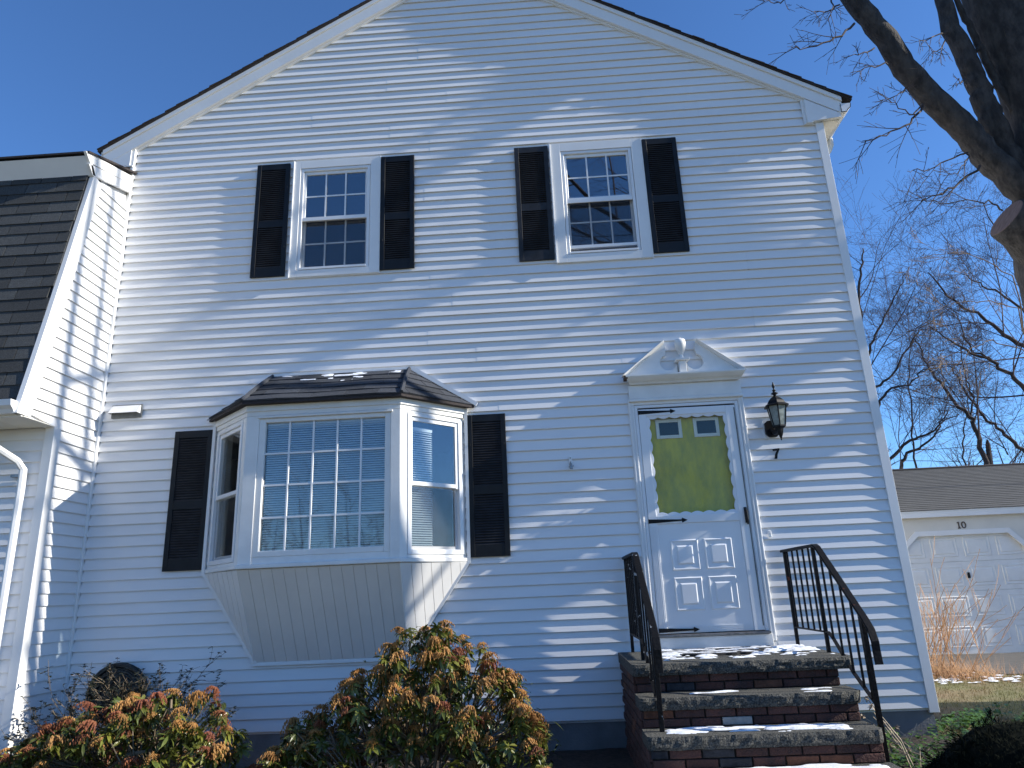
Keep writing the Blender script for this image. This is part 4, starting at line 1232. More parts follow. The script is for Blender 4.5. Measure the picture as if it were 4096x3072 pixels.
# ---- blinds behind the bay glass
def blind(x0, x1, y, z0, z1, label, O=None, u=None, n=None):
    t = thing('window_blind', ((x0 + x1) / 2 if O is None else O[0] + u[0] * (x0 + x1) / 2, y if O is None else O[1] + u[1] * (x0 + x1) / 2, z1), label, 'blind', 'white slatted blinds in the bay')
    w = x1 - x0
    key = (round(w, 3), O is None)
    m = MB(); m.add([(-w / 2, -0.011, -0.007), (w / 2, -0.011, -0.007), (w / 2, 0.011, 0.007), (-w / 2, 0.011, 0.007), (-w / 2, -0.011, -0.0085), (w / 2, -0.011, -0.0085), (w / 2, 0.011, 0.0055), (-w / 2, 0.011, 0.0055)],
                    [(0, 1, 2, 3), (7, 6, 5, 4), (0, 4, 5, 1), (2, 6, 7, 3)])
    me = m.mesh('slat', BLIND)
    ang = 0.0 if O is None else math.atan2(u[1], u[0])
    k = int((z1 - z0) / 0.0205)
    for i in range(k):
        inst('slat', me, (t.location.x, t.location.y, z0 + (i + 0.5) * (z1 - z0) / k), t, rot=(0, 0, ang))
    b = MB(); b.box(-w / 2, w / 2, -0.012, 0.012, z1 - 0.001, z1 + 0.03)
    o = inst('head_rail', b.mesh('head_rail', BLIND), (t.location.x, t.location.y, 0), t, rot=(0, 0, ang))
blind(1.86, 2.93, -0.432, 1.47, 2.60, 'white slatted blind behind the large centre pane of the bay')
def offp(F, w): return (F[0][0] + F[2][0] * w, F[0][1] + F[2][1] * w)
blind(0.15, 0.40, 0, 1.49, 2.52, 'narrow white slatted blind behind the right side pane of the bay', offp(RT, -0.085), RT[1], RT[2])

# ================================================================== GARAGE
gar = thing('garage', (12.0, 9.5, -0.3), 'white garage with grey shingle roof and panelled door numbered 10', 'garage')
GY = 7.2
gzb = -0.30
b = MB()
hole_grid(b, 9.2, 16.0, gzb, 2.19, GY, GY + 0.15, [(10.74, 13.20, gzb - 0.1, 1.77)])
b.prism([(10.74, GY, 1.36), (10.74, GY, 1.77), (11.20, GY, 1.77)], (0, 0.15, 0)); b.prism([(13.20, GY, 1.77), (13.20, GY, 1.36), (12.86, GY, 1.77)], (0, 0.15, 0))
b.build('front_wall', mat('garage_cream_wall', (0.72, 0.69, 0.62), 0.6, var=0.04, vscale=3), gar)
b = MB(); b.box(9.2, 9.3, GY + 0.15, 13.4, gzb, 2.19); b.box(15.9, 16.0, GY + 0.15, 13.4, gzb, 2.19); b.box(9.3, 15.9, 13.3, 13.4, gzb, 2.19); b.build('side_wall', VINYL, gar)
b = MB()
for qi, (p, q) in enumerate((((10.70, gzb), (10.70, 1.38)), ((10.70, 1.38), (11.19, 1.80)), ((11.19, 1.80), (12.86, 1.80)), ((12.86, 1.80), (13.24, 1.38)), ((13.24, 1.38), (13.24, gzb)))):
    d = Vector((q[0] - p[0], 0, q[1] - p[1])).normalized(); nn = Vector((-d.z, 0, d.x)) * 0.045
    ym = GY - 0.022 - 0.003 * (qi % 2); P_, Q_ = Vector((p[0], ym, p[1])) - d * 0.018, Vector((q[0], ym, q[1])) + d * 0.018
    b.prism([P_ - nn, Q_ - nn, Q_ + nn, P_ + nn], (0, 0.02, 0))
b.build('door_trim', TRIM, gar)
gd = MB(); gd.box(10.75, 13.19, GY + 0.07, GY + 0.11, gzb - 0.06, 1.80)
gdoor = gd.build('garage_door', PAINT, gar)
for r_ in range(4):
    z0 = gzb + 0.01 + r_ * 0.522
    b = MB(); b.box(10.75, 13.19, GY + 0.056, GY + 0.069, z0 + (0.004 if r_ else -0.045), z0 + 0.518); b.build('door_section', PAINT, gdoor, bevel=0.003)
    for c in range(4):
        x0 = 10.83 + c * 0.60
        b = MB(); raised(b, x0, x0 + 0.48, z0 + 0.09, z0 + 0.44, GY + 0.0555); b.build('raised_panel', PAINT, gdoor)
b = MB(); b.box(11.99, 12.02, GY + 0.025, GY + 0.055, 0.98, 1.08); b.build('handle', BLACKM, gdoor)
b = MB(); b.box(9.15, 16.05, GY - 0.098, GY - 0.001, 2.13, 2.16); b.build('soffit', SOFFIT, gar)
b = MB(); b.box(9.15, 16.05, GY - 0.112, GY - 0.099, 2.09, 2.21); b.build('fascia', TRIM, gar)
b = MB(); b.box(9.1, 16.1, GY - 0.118, GY - 0.1125, 2.185, 2.213); b.build('drip_edge', ALU, gar)
b = MB()
n = 26
for i in range(n):
    t0, t1 = i / n, (i + 1) / n
    y0, y1 = GY - 0.13 + 3.27 * t0, GY - 0.13 + 3.27 * t1
    z0, z1 = 2.215 + 1.23 * t0, 2.215 + 1.23 * t1
    b.prism([(9.1, y0, z0 + 0.012), (9.1, y1, z1 + 0.002), (9.1, y1, z1 - 0.02), (9.1, y0, z0 - 0.004)], (7.0, 0, 0))
b.prism([(9.1, GY + 3.14, 3.43), (9.1, GY + 6.4, 2.2), (9.1, GY + 6.4, 2.17), (9.1, GY + 3.14, 3.40)], (7.0, 0, 0))
b.build('roof', GROOF, gar)
b = MB(); b.tube([(9.08, GY + 3.14, 3.44), (16.12, GY + 3.14, 3.44)], 0.05, 6); b.build('ridge_cap', ROOFB, gar)
def digit(nm, boxes):
    b = MB()
    k_ = lambda v, c: c + 0.85 * (v - c)
    for x0, x1, z0, z1 in boxes:
        x0, x1, z0, z1 = k_(x0, 12.06), k_(x1, 12.06), k_(z0, 1.93), k_(z1, 1.93)
        b.box(x0, x1, GY - 0.012, GY - 0.001, z0, z1)
    b.build(nm, NUMB, gar)
cx = 12.06
digit('numeral', [(cx - 0.085, cx - 0.063, 1.865, 2.005), (cx - 0.105, cx - 0.085, 1.975, 1.995), (cx - 0.105, cx - 0.043, 1.858, 1.876)])
b = MB()
ro, ri = [], []
for k in range(20):
    a = 2 * math.pi * k / 20
    ro.append((cx + 0.0255 + 0.044 * math.cos(a), 1.932 + 0.063 * math.sin(a))); ri.append((cx + 0.0255 + 0.026 * math.cos(a), 1.932 + 0.045 * math.sin(a)))
for k in range(20):
    k2 = (k + 1) % 20
    b.prism([(ro[k][0], GY - 0.012, ro[k][1]), (ro[k2][0], GY - 0.012, ro[k2][1]), (ri[k2][0], GY - 0.012, ri[k2][1]), (ri[k][0], GY - 0.012, ri[k][1])], (0, 0.011, 0))
b.build('numeral', NUMB, gar)

# ================================================================== TREES
def branch_path(p, d, L, n, wob, up, R):
    pts = [Vector(p)]
    d = Vector(d).normalized()
    for i in range(n):
        d = (d + Vector((R.gauss(0, wob), R.gauss(0, wob), R.gauss(0, wob) + up))).normalized()
        pts.append(pts[-1] + d * (L / n))
    return pts, d
def grow(b, p, d, L, r, depth, R, P):
    """recursive branch; P: dict of wob, up, kids, ang, shrink, minr"""
    n = 5 if depth >= 3 else (4 if depth == 2 else 3)
    pts, dd = branch_path(p, d, L, n, P['wob'], P['up'], R)
    r1 = r * (0.45 if depth > 0 else 0.3)
    rad = [max(P['minr'], r + (r1 - r) * i / n) for i in range(n + 1)]
    b.tube(pts, rad, 6 if r > 0.06 else (4 if r > 0.02 else 3), cap=False)
    if depth == 0: return
    kids = P['kids'][depth] if depth < len(P['kids']) else P['kids'][-1]
    for k in range(kids):
        t = 0.25 + 0.75 * (k + R.random()) / kids
        f = min(0.999, t) * n
        i = int(f)
        q = pts[i].lerp(pts[i + 1], f - i)
        axis = (pts[i + 1] - pts[i]).normalized()
        perp = axis.orthogonal().normalized()
        perp.rotate(Matrix.Rotation(R.uniform(0, 2 * math.pi), 3, axis))
        an = math.radians(R.uniform(*P['ang']))
        nd = axis * math.cos(an) + perp * math.sin(an)
        rr = rad[min(i, n)] * R.uniform(0.45, 0.7)
        grow(b, q, nd, L * R.uniform(*P['shrink']) * (1.05 - 0.4 * t), rr, depth - 1, R, P)

PFAR = dict(wob=0.09, up=0.03, kids=[0, 5, 4, 4, 4], ang=(25, 60), shrink=(0.50, 0.78), minr=0.0030)
def far_tree(name, stems, label, group, seed, depth=3, P=PFAR, kids_on_stem=11, twigm=None, barkm=None, klen=0.40):
    """stems: list of (points, r0, r1)"""
    R = random.Random(seed)
    base = Vector(stems[0][0][0]); 
    t = thing(name, base, label, 'tree', group)
    tb, cb = MB(), MB()
    for pts, r0, r1 in stems:
        pts = [Vector(p) for p in pts]
        fine = []
        for i in range(len(pts) - 1):
            for k in range(4):
                q = pts[i].lerp(pts[i + 1], k / 4)
                fine.append(q + Vector((R.gauss(0, 0.035), R.gauss(0, 0.035), 0)) * (1 if i or k else 0))
        fine.append(pts[-1])
        n = len(fine)
        r0, r1 = r0 * 0.58, r1 * 0.6
        rad = [r0 + (r1 - r0) * i / (n - 1) for i in range(n)]
        tb.tube(fine, rad, 7, cap=True)
        tot = sum((fine[i + 1] - fine[i]).length for i in range(n - 1))
        for k in range(kids_on_stem):
            f = (0.28 + 0.72 * (k + R.random()) / kids_on_stem) * (n - 1)
            i = min(int(f), n - 2)
            q = fine[i].lerp(fine[i + 1], f - i)
            ax = (fine[i + 1] - fine[i]).normalized()
            perp = ax.orthogonal().normalized(); perp.rotate(Matrix.Rotation(R.uniform(0, 6.283), 3, ax))
            an = math.radians(R.uniform(28, 62))
            d = ax * math.cos(an) + perp * math.sin(an)
            grow(cb, q, d, tot * klen * R.uniform(0.6, 1.0) * (1.1 - 0.55 * f / n), rad[i] * R.uniform(0.22, 0.42), depth, R, P)
    tb.build('trunk', barkm or FARBARK, t, smooth=True)
    cb.build('crown', twigm or FARTWIG, t)
    return t

# ---- the big maple right of the house
maple = thing('maple_tree', (10.34, 1.0, -0.28), 'large bare maple with a sawn-off limb stub beside the house at right', 'tree')
RM = random.Random(11)
b = MB()
TP = [(10.45, -0.35, 0.80), (10.45, 0.1, 0.68), (10.45, 0.8, 0.62), (10.45, 1.8, 0.58), (10.45, 2.8, 0.56), (10.45, 3.7, 0.57), (10.45, 4.4, 0.56), (10.48, 5.0, 0.48), (10.55, 5.6, 0.40), (10.58, 6.2, 0.37), (10.57, 7.0, 0.38), (10.48, 7.8, 0.38), (10.44, 8.8, 0.35), (10.42, 10.5, 0.29)]
fp = []
for (x0, z0, r0), (x1, z1, r1) in zip(TP[:-1], TP[1:]):
    for k in range(4): fp.append((x0 + (x1 - x0) * k / 4, z0 + (z1 - z0) * k / 4, r0 + (r1 - r0) * k / 4))
fp.append(TP[-1])
b.tube([(x, 1.0 + 0.02 * math.sin(z * 1.7), z) for x, z, _ in fp], [r_ for _, _, r_ in fp], 26, rough=0.10)
b.build('trunk', BARK, maple, smooth=True)
PM = dict(wob=0.055, up=-0.012, kids=[0, 4, 4, 5, 5], ang=(18, 48), shrink=(0.40, 0.75), minr=0.0026)
def fine_path(pts, k, jit):
    pts = [Vector(p) for p in pts]
    out = []
    for i in range(len(pts) - 1):
        p0, p1, p2, p3 = pts[max(i - 1, 0)], pts[i], pts[i + 1], pts[min(i + 2, len(pts) - 1)]
        for q in range(k):
            t = q / k
            v = 0.5 * ((2 * p1) + (p2 - p0) * t + (2 * p0 - 5 * p1 + 4 * p2 - p3) * t * t + (3 * p1 - p0 - 3 * p2 + p3) * t ** 3)
            if i or q: v = v + Vector((RM.gauss(0, jit), RM.gauss(0, jit), RM.gauss(0, jit)))
            out.append(v)
    out.append(pts[-1])
    return out
def limb(pts, r0, r1, m=BARK, kids=0, depth=2, klen=1.0, crown=None, t0=0.3, ang=(30, 65), rough=0.12):
    f = fine_path(pts, 5, 0.008)
    n = len(f)
    rad = [r0 + (r1 - r0) * i / (n - 1) for i in range(n)]
    b = MB(); b.tube(f, rad, 14 if r0 > 0.09 else 8, rough=rough); b.build('limb', m, maple, smooth=True)
    crown = MB()
    for k in range(kids):
        u = (t0 + (1 - t0) * (k + RM.random()) / kids) * (n - 1)
        i = min(int(u), n - 2)
        q = f[i].lerp(f[i + 1], u - i)
        ax = (f[i + 1] - f[i]).normalized()
        perp = ax.orthogonal().normalized(); perp.rotate(Matrix.Rotation(RM.uniform(0, 6.283), 3, ax))
        an = math.radians(RM.uniform(*ang))
        grow(crown, q, ax * math.cos(an) + perp * math.sin(an), klen * RM.uniform(0.6, 1.1), min(0.03, rad[i] * 0.4), depth, RM, PM)
    if kids: crown.build('twig_spray', TWIG, maple)
crown = MB()
limb([(10.50, 0.98, 4.30), (10.30, 0.96, 4.85), (10.06, 0.95, 5.27), (9.77, 0.93, 5.72), (9.56, 0.92, 6.14), (9.27, 0.9, 6.59), (9.03, 0.88, 7.04), (8.82, 0.85, 7.56), (8.53, 0.82, 8.18), (8.24, 0.78, 9.11), (7.98, 0.7, 10.33)], 0.17, 0.112)
limb([(10.30, 1.0, 5.1), (10.06, 1.0, 5.75), (9.95, 1.0, 6.4), (9.92, 1.0, 6.79), (9.87, 1.0, 7.19), (9.79, 1.0, 7.68), (9.78, 1.0, 8.13), (9.81, 1.0, 9.2)], 0.15, 0.085)
limb([(10.25, 1.0, 6.4), (10.16, 1.0, 6.80), (10.09, 1.0, 7.16), (10.06, 1.0, 7.44), (10.00, 1.0, 7.81), (9.93, 1.0, 8.3), (9.9, 1.0, 9.2)], 0.045, 0.03)
limb([(9.88, 1.0, 7.2), (9.98, 1.0, 7.28), (10.08, 1.0, 7.42)], 0.03, 0.028)
# sawn stub
b = MB()
sc, sd_ = Vector((9.74, 0.88, 4.91)), Vector((-0.82, -0.12, 0.56)).normalized()
b.tube([sc - sd_ * 0.75, sc - sd_ * 0.45, sc - sd_ * 0.18, sc], [0.46, 0.36, 0.265, 0.24], 18, rough=0.08)
st_ = b.build('limb_stub', BARK, maple, smooth=True)
b = MB(); b.tube([sc + sd_ * 0.0015, sc + sd_ * 0.007], [0.225, 0.222], 20); b.build('sawn_face', CUTW, st_)
for (c, r_, z0, z1) in (((10.20, 0.80), 0.06, 5.5, 6.1), ((10.12, 0.72), 0.05, 5.2, 5.7), ((10.24, 0.78), 0.04, 7.3, 8.0)):
    b = MB(); b.tube([(c[0], c[1], z0), (c[0] + 0.01, c[1], (z0 + z1) / 2), (c[0] - 0.01, c[1] + 0.03, z1)], [r_ * 0.4, r_, r_ * 0.3], 8, rough=0.3); b.build('bark_ridge', MOSS, maple, smooth=True)
def hang(pts, r0, depth=1, n=6, kl=0.35):
    crown = MB()
    v = [Vector(p) for p in pts]
    v = [q + Vector((0, 0.0 - 0.35 * i / len(v), 0)) for i, q in enumerate(v)]
    L = sum((v[i + 1] - v[i]).length for i in range(len(v) - 1))
    f = fine_path(v, 4, 0.012)
    m = len(f)
    crown.tube(f, [r0 * (1 - 0.75 * i / (m - 1)) for i in range(m)], 5, cap=False)
    for k in range(n):
        u = (0.25 + 0.74 * (k + RM.random()) / n) * (m - 1)
        i = min(int(u), m - 2)
        ax = (f[i + 1] - f[i]).normalized()
        perp = Vector((RM.gauss(0, 1), RM.gauss(0, 0.6), RM.gauss(-0.3, 1))); perp = (perp - ax * perp.dot(ax)).normalized()
        an = math.radians(RM.uniform(25, 55))
        grow(crown, f[i], ax * math.cos(an) + perp * math.sin(an), L * kl * RM.uniform(0.6, 1.1), r0 * 0.40, depth, RM, PM)
    crown.build('twig_spray', TWIG, maple)
TW = [[(8.47, 0.75, 7.64), (8.16, 0.75, 7.37), (7.79, 0.75, 7.18), (7.56, 0.75, 7.11)], [(8.64, 0.75, 7.25), (8.39, 0.75, 7.08), (8.24, 0.75, 6.98)],
      [(8.75, 0.75, 7.0), (8.47, 0.75, 6.88), (8.17, 0.75, 6.73)], [(8.9, 0.75, 6.65), (8.75, 0.75, 6.49), (8.41, 0.75, 6.31)],
      [(9.04, 0.75, 6.4), (8.85, 0.75, 6.21), (8.65, 0.75, 6.29), (8.52, 0.75, 6.28)], [(9.04, 0.75, 6.38), (8.79, 0.75, 6.1), (8.45, 0.75, 5.92), (8.12, 0.75, 5.78)],
      [(9.41, 0.75, 5.71), (9.11, 0.75, 5.56), (8.76, 0.75, 5.41), (8.53, 0.75, 5.36)], [(9.51, 0.75, 5.53), (9.1, 0.75, 5.23), (8.85, 0.75, 5.1), (8.6, 0.75, 4.97)],
      [(9.62, 0.75, 4.94), (9.5, 0.75, 4.99), (9.23, 0.75, 5.01), (8.86, 0.75, 4.98), (8.57, 0.75, 4.97)], [(9.55, 0.75, 7.42), (9.25, 0.75, 7.25), (9.03, 0.75, 7.11)],
      [(9.59, 0.75, 6.71), (9.46, 0.75, 6.58), (9.34, 0.75, 6.54)], [(9.53, 0.75, 7.32), (9.33, 0.75, 7.07), (9.12, 0.75, 6.89)],
      [(8.34, 0.75, 7.94), (8.08, 0.75, 7.75), (7.86, 0.75, 7.65)], [(7.95, 0.75, 8.3), (7.63, 0.75, 7.98), (7.43, 0.75, 7.89), (7.22, 0.75, 7.86)],
      [(8.25, 0.75, 8.02), (8.19, 0.75, 7.79), (8.04, 0.75, 7.48)], [(9.4, 0.75, 5.69), (9.27, 0.75, 5.5), (9.07, 0.75, 5.28)]]
for i, t in enumerate(TW): hang(t, 0.016 if i in (0, 5, 7) else 0.011, 1, 6, 0.40)
# limbs leaning out to the right and front, outside the view; they dapple the wall
limb([(10.6, 0.7, 8.6), (11.1, 0.2, 10.8), (11.35, -0.25, 11.3), (11.4, -0.40, 10.5), (11.42, -0.46, 9.9), (11.45, -0.55, 9.75), (11.5, -0.75, 9.5), (11.6, -1.3, 9.3)], 0.10, 0.05, kids=4, depth=1, klen=0.8, crown=crown)
limb([(10.6, 0.6, 6.5), (11.2, 0.0, 7.7), (11.4, -0.40, 8.2), (11.42, -0.62, 8.35), (11.6, -1.5, 8.8)], 0.12, 0.06, kids=4, depth=1, klen=0.8, crown=crown)
limb([(10.6, 0.6, 4.7), (11.2, 0.0, 5.6), (11.45, -0.31, 6.3), (11.5, -0.365, 7.5), (11.5, -0.40, 8.6)], 0.10, 0.035, kids=3, depth=1, klen=0.8, crown=crown)
limb([(10.8, 0.8, 4.2), (11.8, -0.2, 5.5), (12.1, -0.85, 7.0), (12.2, -1.0, 9.5), (12.3, -1.1, 12.5)], 0.11, 0.04, kids=5, depth=1, klen=0.9, crown=crown)
limb([(10.9, 0.6, 3.8), (12.4, -0.7, 5.5), (13.0, -1.3, 7.4), (13.1, -1.45, 10.0), (13.2, -1.5, 13.0)], 0.12, 0.05, kids=5, depth=1, klen=0.9, crown=crown)

# ---- bare trees behind the garage
GR = 'bare trees behind the garage'
G0 = -0.4
far_tree('bare_tree', [([(13.0, 15, G0), (13.3, 15, 4.0), (13.95, 15, 6.5), (14.73, 15.0, 8.94), (14.87, 15.0, 10.09), (15.1, 15.0, 10.99), (15.25, 15.0, 11.5)], 0.16, 0.03),
                       ([(13.62, 15, 5.3), (14.77, 15.0, 7.96), (15.19, 15.0, 8.6), (15.79, 15.0, 9.5), (16.19, 15.0, 10.1), (16.4, 15.0, 10.5)], 0.085, 0.02),
                       ([(13.35, 15, 4.2), (14.74, 15.0, 6.72), (15.37, 15.0, 7.08), (16.06, 15.0, 7.99), (16.51, 15.0, 8.62), (17.07, 15.0, 8.84)], 0.085, 0.02),
                       ([(13.25, 15, 3.8), (14.86, 15.2, 6.24), (15.35, 15.2, 6.75), (15.92, 15.2, 6.81), (16.48, 15.2, 7.28), (17.14, 15.2, 7.34)], 0.085, 0.02)],
         'bare forked tree rising right against the house corner board', GR, 1)
far_tree('bare_tree', [([(15.4, 17, G0), (15.6, 17, 3.0), (16.04, 17.0, 4.57), (16.41, 17.0, 4.98), (16.94, 17.0, 5.15), (17.56, 17.0, 5.78), (18.0, 17, 6.4)], 0.14, 0.025),
                       ([(15.45, 17, 3.2), (15.74, 17.0, 4.76), (16.54, 17.0, 5.38), (17.12, 17.0, 5.55), (17.81, 17.0, 6.03), (18.28, 17.0, 6.16)], 0.12, 0.02)],
         'low bare tree with limbs sweeping right over the garage roof', GR, 2)
far_tree('bare_tree', [([(17.0, 18, G0), (17.05, 18, 3), (17.08, 18.0, 4.69), (17.12, 18.0, 5.72), (17.42, 18.0, 7.33), (17.54, 18.0, 8.45), (17.97, 18.0, 9.28), (18.0, 18, 10)], 0.08, 0.015)],
         'slender upright bare tree behind the left half of the garage', GR, 3)
far_tree('bare_tree', [([(18.2, 16, G0), (18.15, 16, 2.5), (18.13, 16.0, 4.38), (18.11, 16.0, 5.33), (18.05, 16.0, 5.77), (17.74, 16.0, 6.19), (17.31, 16.0, 7.07), (17.11, 16.0, 7.49), (16.96, 16.0, 8.18), (16.83, 16.0, 8.6)], 0.17, 0.025),
                       ([(18.06, 16, 5.6), (18.36, 16.5, 5.9), (18.55, 16.5, 6.84), (18.48, 16.5, 7.63), (18.67, 16.5, 8.96)], 0.07, 0.02)],
         'dark bare tree leaning left over the middle of the garage roof', GR, 4)
far_tree('bare_tree', [([(22.0, 18.3, G0), (21.6, 18.2, 3.0), (20.75, 18.0, 5.02), (20.23, 18.0, 5.6), (19.84, 18.0, 6.11), (19.39, 18.0, 6.84), (19.12, 18.0, 7.74), (18.84, 18.0, 8.4)], 0.16, 0.025)],
         'bare tree slanting in from the right edge low above the garage', GR, 5)
far_tree('bare_tree', [([(19.4, 14, G0), (19.2, 14, 3.5), (18.9, 14, 5.4), (18.51, 14.0, 6.17), (18.23, 14.0, 6.65), (17.77, 14.0, 7.1), (17.22, 14.0, 7.37), (16.74, 14.0, 7.83), (16.21, 14.0, 8.3)], 0.17, 0.025),
                       ([(17.77, 14.0, 7.1), (17.4, 14.0, 7.41), (17.16, 14.0, 7.9), (17.13, 14.0, 8.7)], 0.06, 0.02)],
         'bare tree with a thick limb arching left from the right edge', GR, 6)
far_tree('bare_tree', [([(21.0, 15, G0), (20.8, 15, 4.0), (20.3, 15, 7.0), (19.54, 15.0, 7.83), (19.03, 15.0, 8.21), (18.5, 15.0, 8.91), (17.92, 15.0, 9.26), (17.37, 15.0, 10.03), (17.15, 15.0, 10.5)], 0.18, 0.025),
                       ([(20.6, 15.2, 6.5), (20.2, 15.5, 9.21), (19.53, 15.5, 9.84), (18.98, 15.5, 10.2), (18.48, 15.5, 10.6)], 0.09, 0.02),
                       ([(20.6, 15.2, 6.0), (20.5, 15.5, 10.0), (20.0, 15.5, 12.0), (19.8, 15.5, 13.2)], 0.09, 0.02)],
         'tallest bare tree at the right edge below the sawn stub', GR, 7)
far_tree('bare_tree', [([(19.6, 20, G0), (19.8, 20, 3), (19.87, 20.0, 4.93), (20.05, 20.0, 6.0), (20.4, 20.0, 6.85), (20.69, 20.0, 8.6)], 0.08, 0.02)],
         'thin bare sapling standing behind the right of the garage roof', GR, 8)
sn = thing('dead_snag', (18.22, 16.0, G0), 'broken dead tree stub beside the dark leaning tree', 'tree')
b = MB(); b.tube([(18.22, 16, G0), (18.27, 16, 3.0), (18.29, 16.0, 4.35), (18.36, 16.0, 4.95), (18.37, 16, 5.1)], [0.11, 0.09, 0.085, 0.07, 0.02], 8, rough=0.3); b.build('trunk', FARBARK, sn)
PT = dict(wob=0.08, up=-0.004, kids=[0, 4, 4, 4], ang=(15, 40), shrink=(0.5, 0.8), minr=0.004)
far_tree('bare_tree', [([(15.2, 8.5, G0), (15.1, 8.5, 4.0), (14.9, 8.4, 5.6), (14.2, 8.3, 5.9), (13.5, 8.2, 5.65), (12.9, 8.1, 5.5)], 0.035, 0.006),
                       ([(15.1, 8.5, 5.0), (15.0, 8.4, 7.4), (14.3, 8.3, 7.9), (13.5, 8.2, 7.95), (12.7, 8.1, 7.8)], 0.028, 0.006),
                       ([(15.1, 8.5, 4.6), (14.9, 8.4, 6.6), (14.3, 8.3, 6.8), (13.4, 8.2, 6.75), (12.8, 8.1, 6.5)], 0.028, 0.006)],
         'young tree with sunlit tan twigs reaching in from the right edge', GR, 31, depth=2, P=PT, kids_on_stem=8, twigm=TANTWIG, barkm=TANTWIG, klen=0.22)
# low distant woods, one mass
wb = MB(); RW = random.Random(5)
for i in range(26):
    x, y = 8 + 34 * RW.random(), 30 + 8 * RW.random()
    h = RW.uniform(5.5, 8.5)
    p = Vector((x, y, -0.4))
    wb.tube([p, p + Vector((0.1, 0, h * 0.5)), p + Vector((RW.uniform(-.6, .6), 0, h))], [0.13, 0.09, 0.02], 5, cap=False)
    for k in range(11):
        t = RW.uniform(0.25, 1)
        grow(wb, p + Vector((0.1, 0, h * t)), Vector((RW.gauss(0, 1), RW.gauss(0, 0.6), 0.8)), h * 0.25, 0.035, 2, RW, PFAR)
o = wb.build('far_woods', FARTWIG); tag(o, 'distant leafless woods behind the garage', None, kind='stuff')
# behind the viewer: what the panes mirror
wb = MB()
for i in range(110):
    x, y = -75 + 150 * (i + RW.random()) / 110, -52 - 24 * RW.random()
    h = RW.uniform(7.0, 13.0)
    p = Vector((x, y, -0.4))
    wb.tube([p, p + Vector((0.1, 0, h * 0.5)), p + Vector((RW.uniform(-.6, .6), 0, h))], [0.13, 0.09, 0.02], 4, cap=False)
    for k in range(12):
        t = RW.uniform(0.2, 1)
        grow(wb, p + Vector((0.1, 0, h * t)), Vector((RW.gauss(0, 1), RW.gauss(0, 0.6), 0.7)), h * 0.22, 0.035, 2, RW, PFAR)
    for k in range(5):
        c = p + Vector((RW.uniform(-2, 2), RW.uniform(-1, 1), RW.uniform(0.3, 2.2))); r_ = RW.uniform(0.8, 1.5)
        wb.lathe(tuple(c), [(r_ * 0.3, -r_), (r_, -0.3 * r_), (r_ * 0.8, 0.5 * r_), (r_ * 0.1, r_)], 7)
o = wb.build('far_woods', FARW); tag(o, 'woods across the street mirrored in the bay glass', None, kind='stuff')
far_tree('bare_tree', [([(12.0, -12.5, G0), (11.6, -12.5, 4), (9.8, -12.3, 8), (7.9, -12.0, 10.5), (6.3, -12, 12.0), (5.4, -12, 13.2), (4.6, -12, 15)], 0.22, 0.05),
                       ([(9.8, -12.3, 8), (8.8, -12, 11), (7.4, -12, 13.5), (6.6, -12, 15)], 0.16, 0.05),
                       ([(7.9, -12.0, 10.5), (6.4, -12.2, 10.9), (5.2, -12, 11.6), (4.4, -12, 12.0)], 0.10, 0.03)],
         'bare street tree mirrored in the upper right window panes', 'bare trees across the street', 21, depth=2)

# ================================================================== SHRUBS
def leaf(b, base, d, L, w, droop, R):
    """one oblong folded leaf, 4 quads"""
    d = Vector(d).normalized()
    side = d.cross(Vector((0, 0, 1)))
    if side.length < 1e-3: side = Vector((1, 0, 0))
    side.normalize()
    up = side.cross(d)
    pts = []
    p = Vector(base)
    rows = []
    for t, ww in ((0.0, 0.15), (0.35, 0.9), (0.7, 1.0), (1.0, 0.1)):
        q = p + d * (L * t) - Vector((0, 0, 1)) * (droop * L * t * t)
        rows.append((q - side * (w * ww) + up * 0.25 * w * ww, q, q + side * (w * ww) + up * 0.25 * w * ww))
    vs = [v for r_ in rows for v in r_]
    fs = []
    for i in range(3):
        for j in range(2):
            fs.append((i * 3 + j, i * 3 + j + 1, (i + 1) * 3 + j + 1, (i + 1) * 3 + j))
    b.add(vs, fs)
RL = random.Random(3)
def leaf_cluster_mesh(n, L, m, nm):
    b = MB()
    for i in range(n):
        a = 2 * math.pi * (i * 0.382) + RL.uniform(-0.3, 0.3)
        el = math.radians(RL.uniform(-35, 40))
        leaf(b, (0, 0, RL.uniform(-0.02, 0.01)), (math.cos(a) * math.cos(el), math.sin(a) * math.cos(el), math.sin(el)), L * RL.uniform(0.75, 1.15), L * 0.15, RL.uniform(0.2, 0.7), RL)
    return b.mesh(nm, m)
def bud_cluster_mesh(n, L, m, nm):
    b = MB()
    for i in range(n):
        a = 2 * math.pi * RL.random(); rr = RL.uniform(0.4, 1.0)
        dirv = Vector((math.cos(a) * rr, math.sin(a) * rr, 0.35))
        p = Vector((0, 0, 0.012)); ln = L * RL.uniform(0.6, 1.1)
        k = 6
        for j in range(k):
            t = (j + 1) / k
            q = Vector((dirv.x * 0.80 * ln * t, dirv.y * 0.80 * ln * t, 0.012 + ln * (0.42 * t - 0.85 * t * t)))
            r_ = 0.0044 * (1.15 - 0.5 * t)
            s_ = Vector((RL.gauss(0, 1), RL.gauss(0, 1), RL.gauss(0, 1))).normalized() * r_ * 1.3
            o_ = s_.orthogonal().normalized() * r_
            b.add([q + s_, q - s_, q + o_ + s_ * 0.2, q - o_ - s_ * 0.2, q + Vector((0, 0, -0.010)), q + Vector((0, 0, 0.007))], [(0, 2, 4), (2, 1, 4), (1, 3, 4), (3, 0, 4), (2, 0, 5), (1, 2, 5), (3, 1, 5), (0, 3, 5)])
    return b.mesh(nm, m)
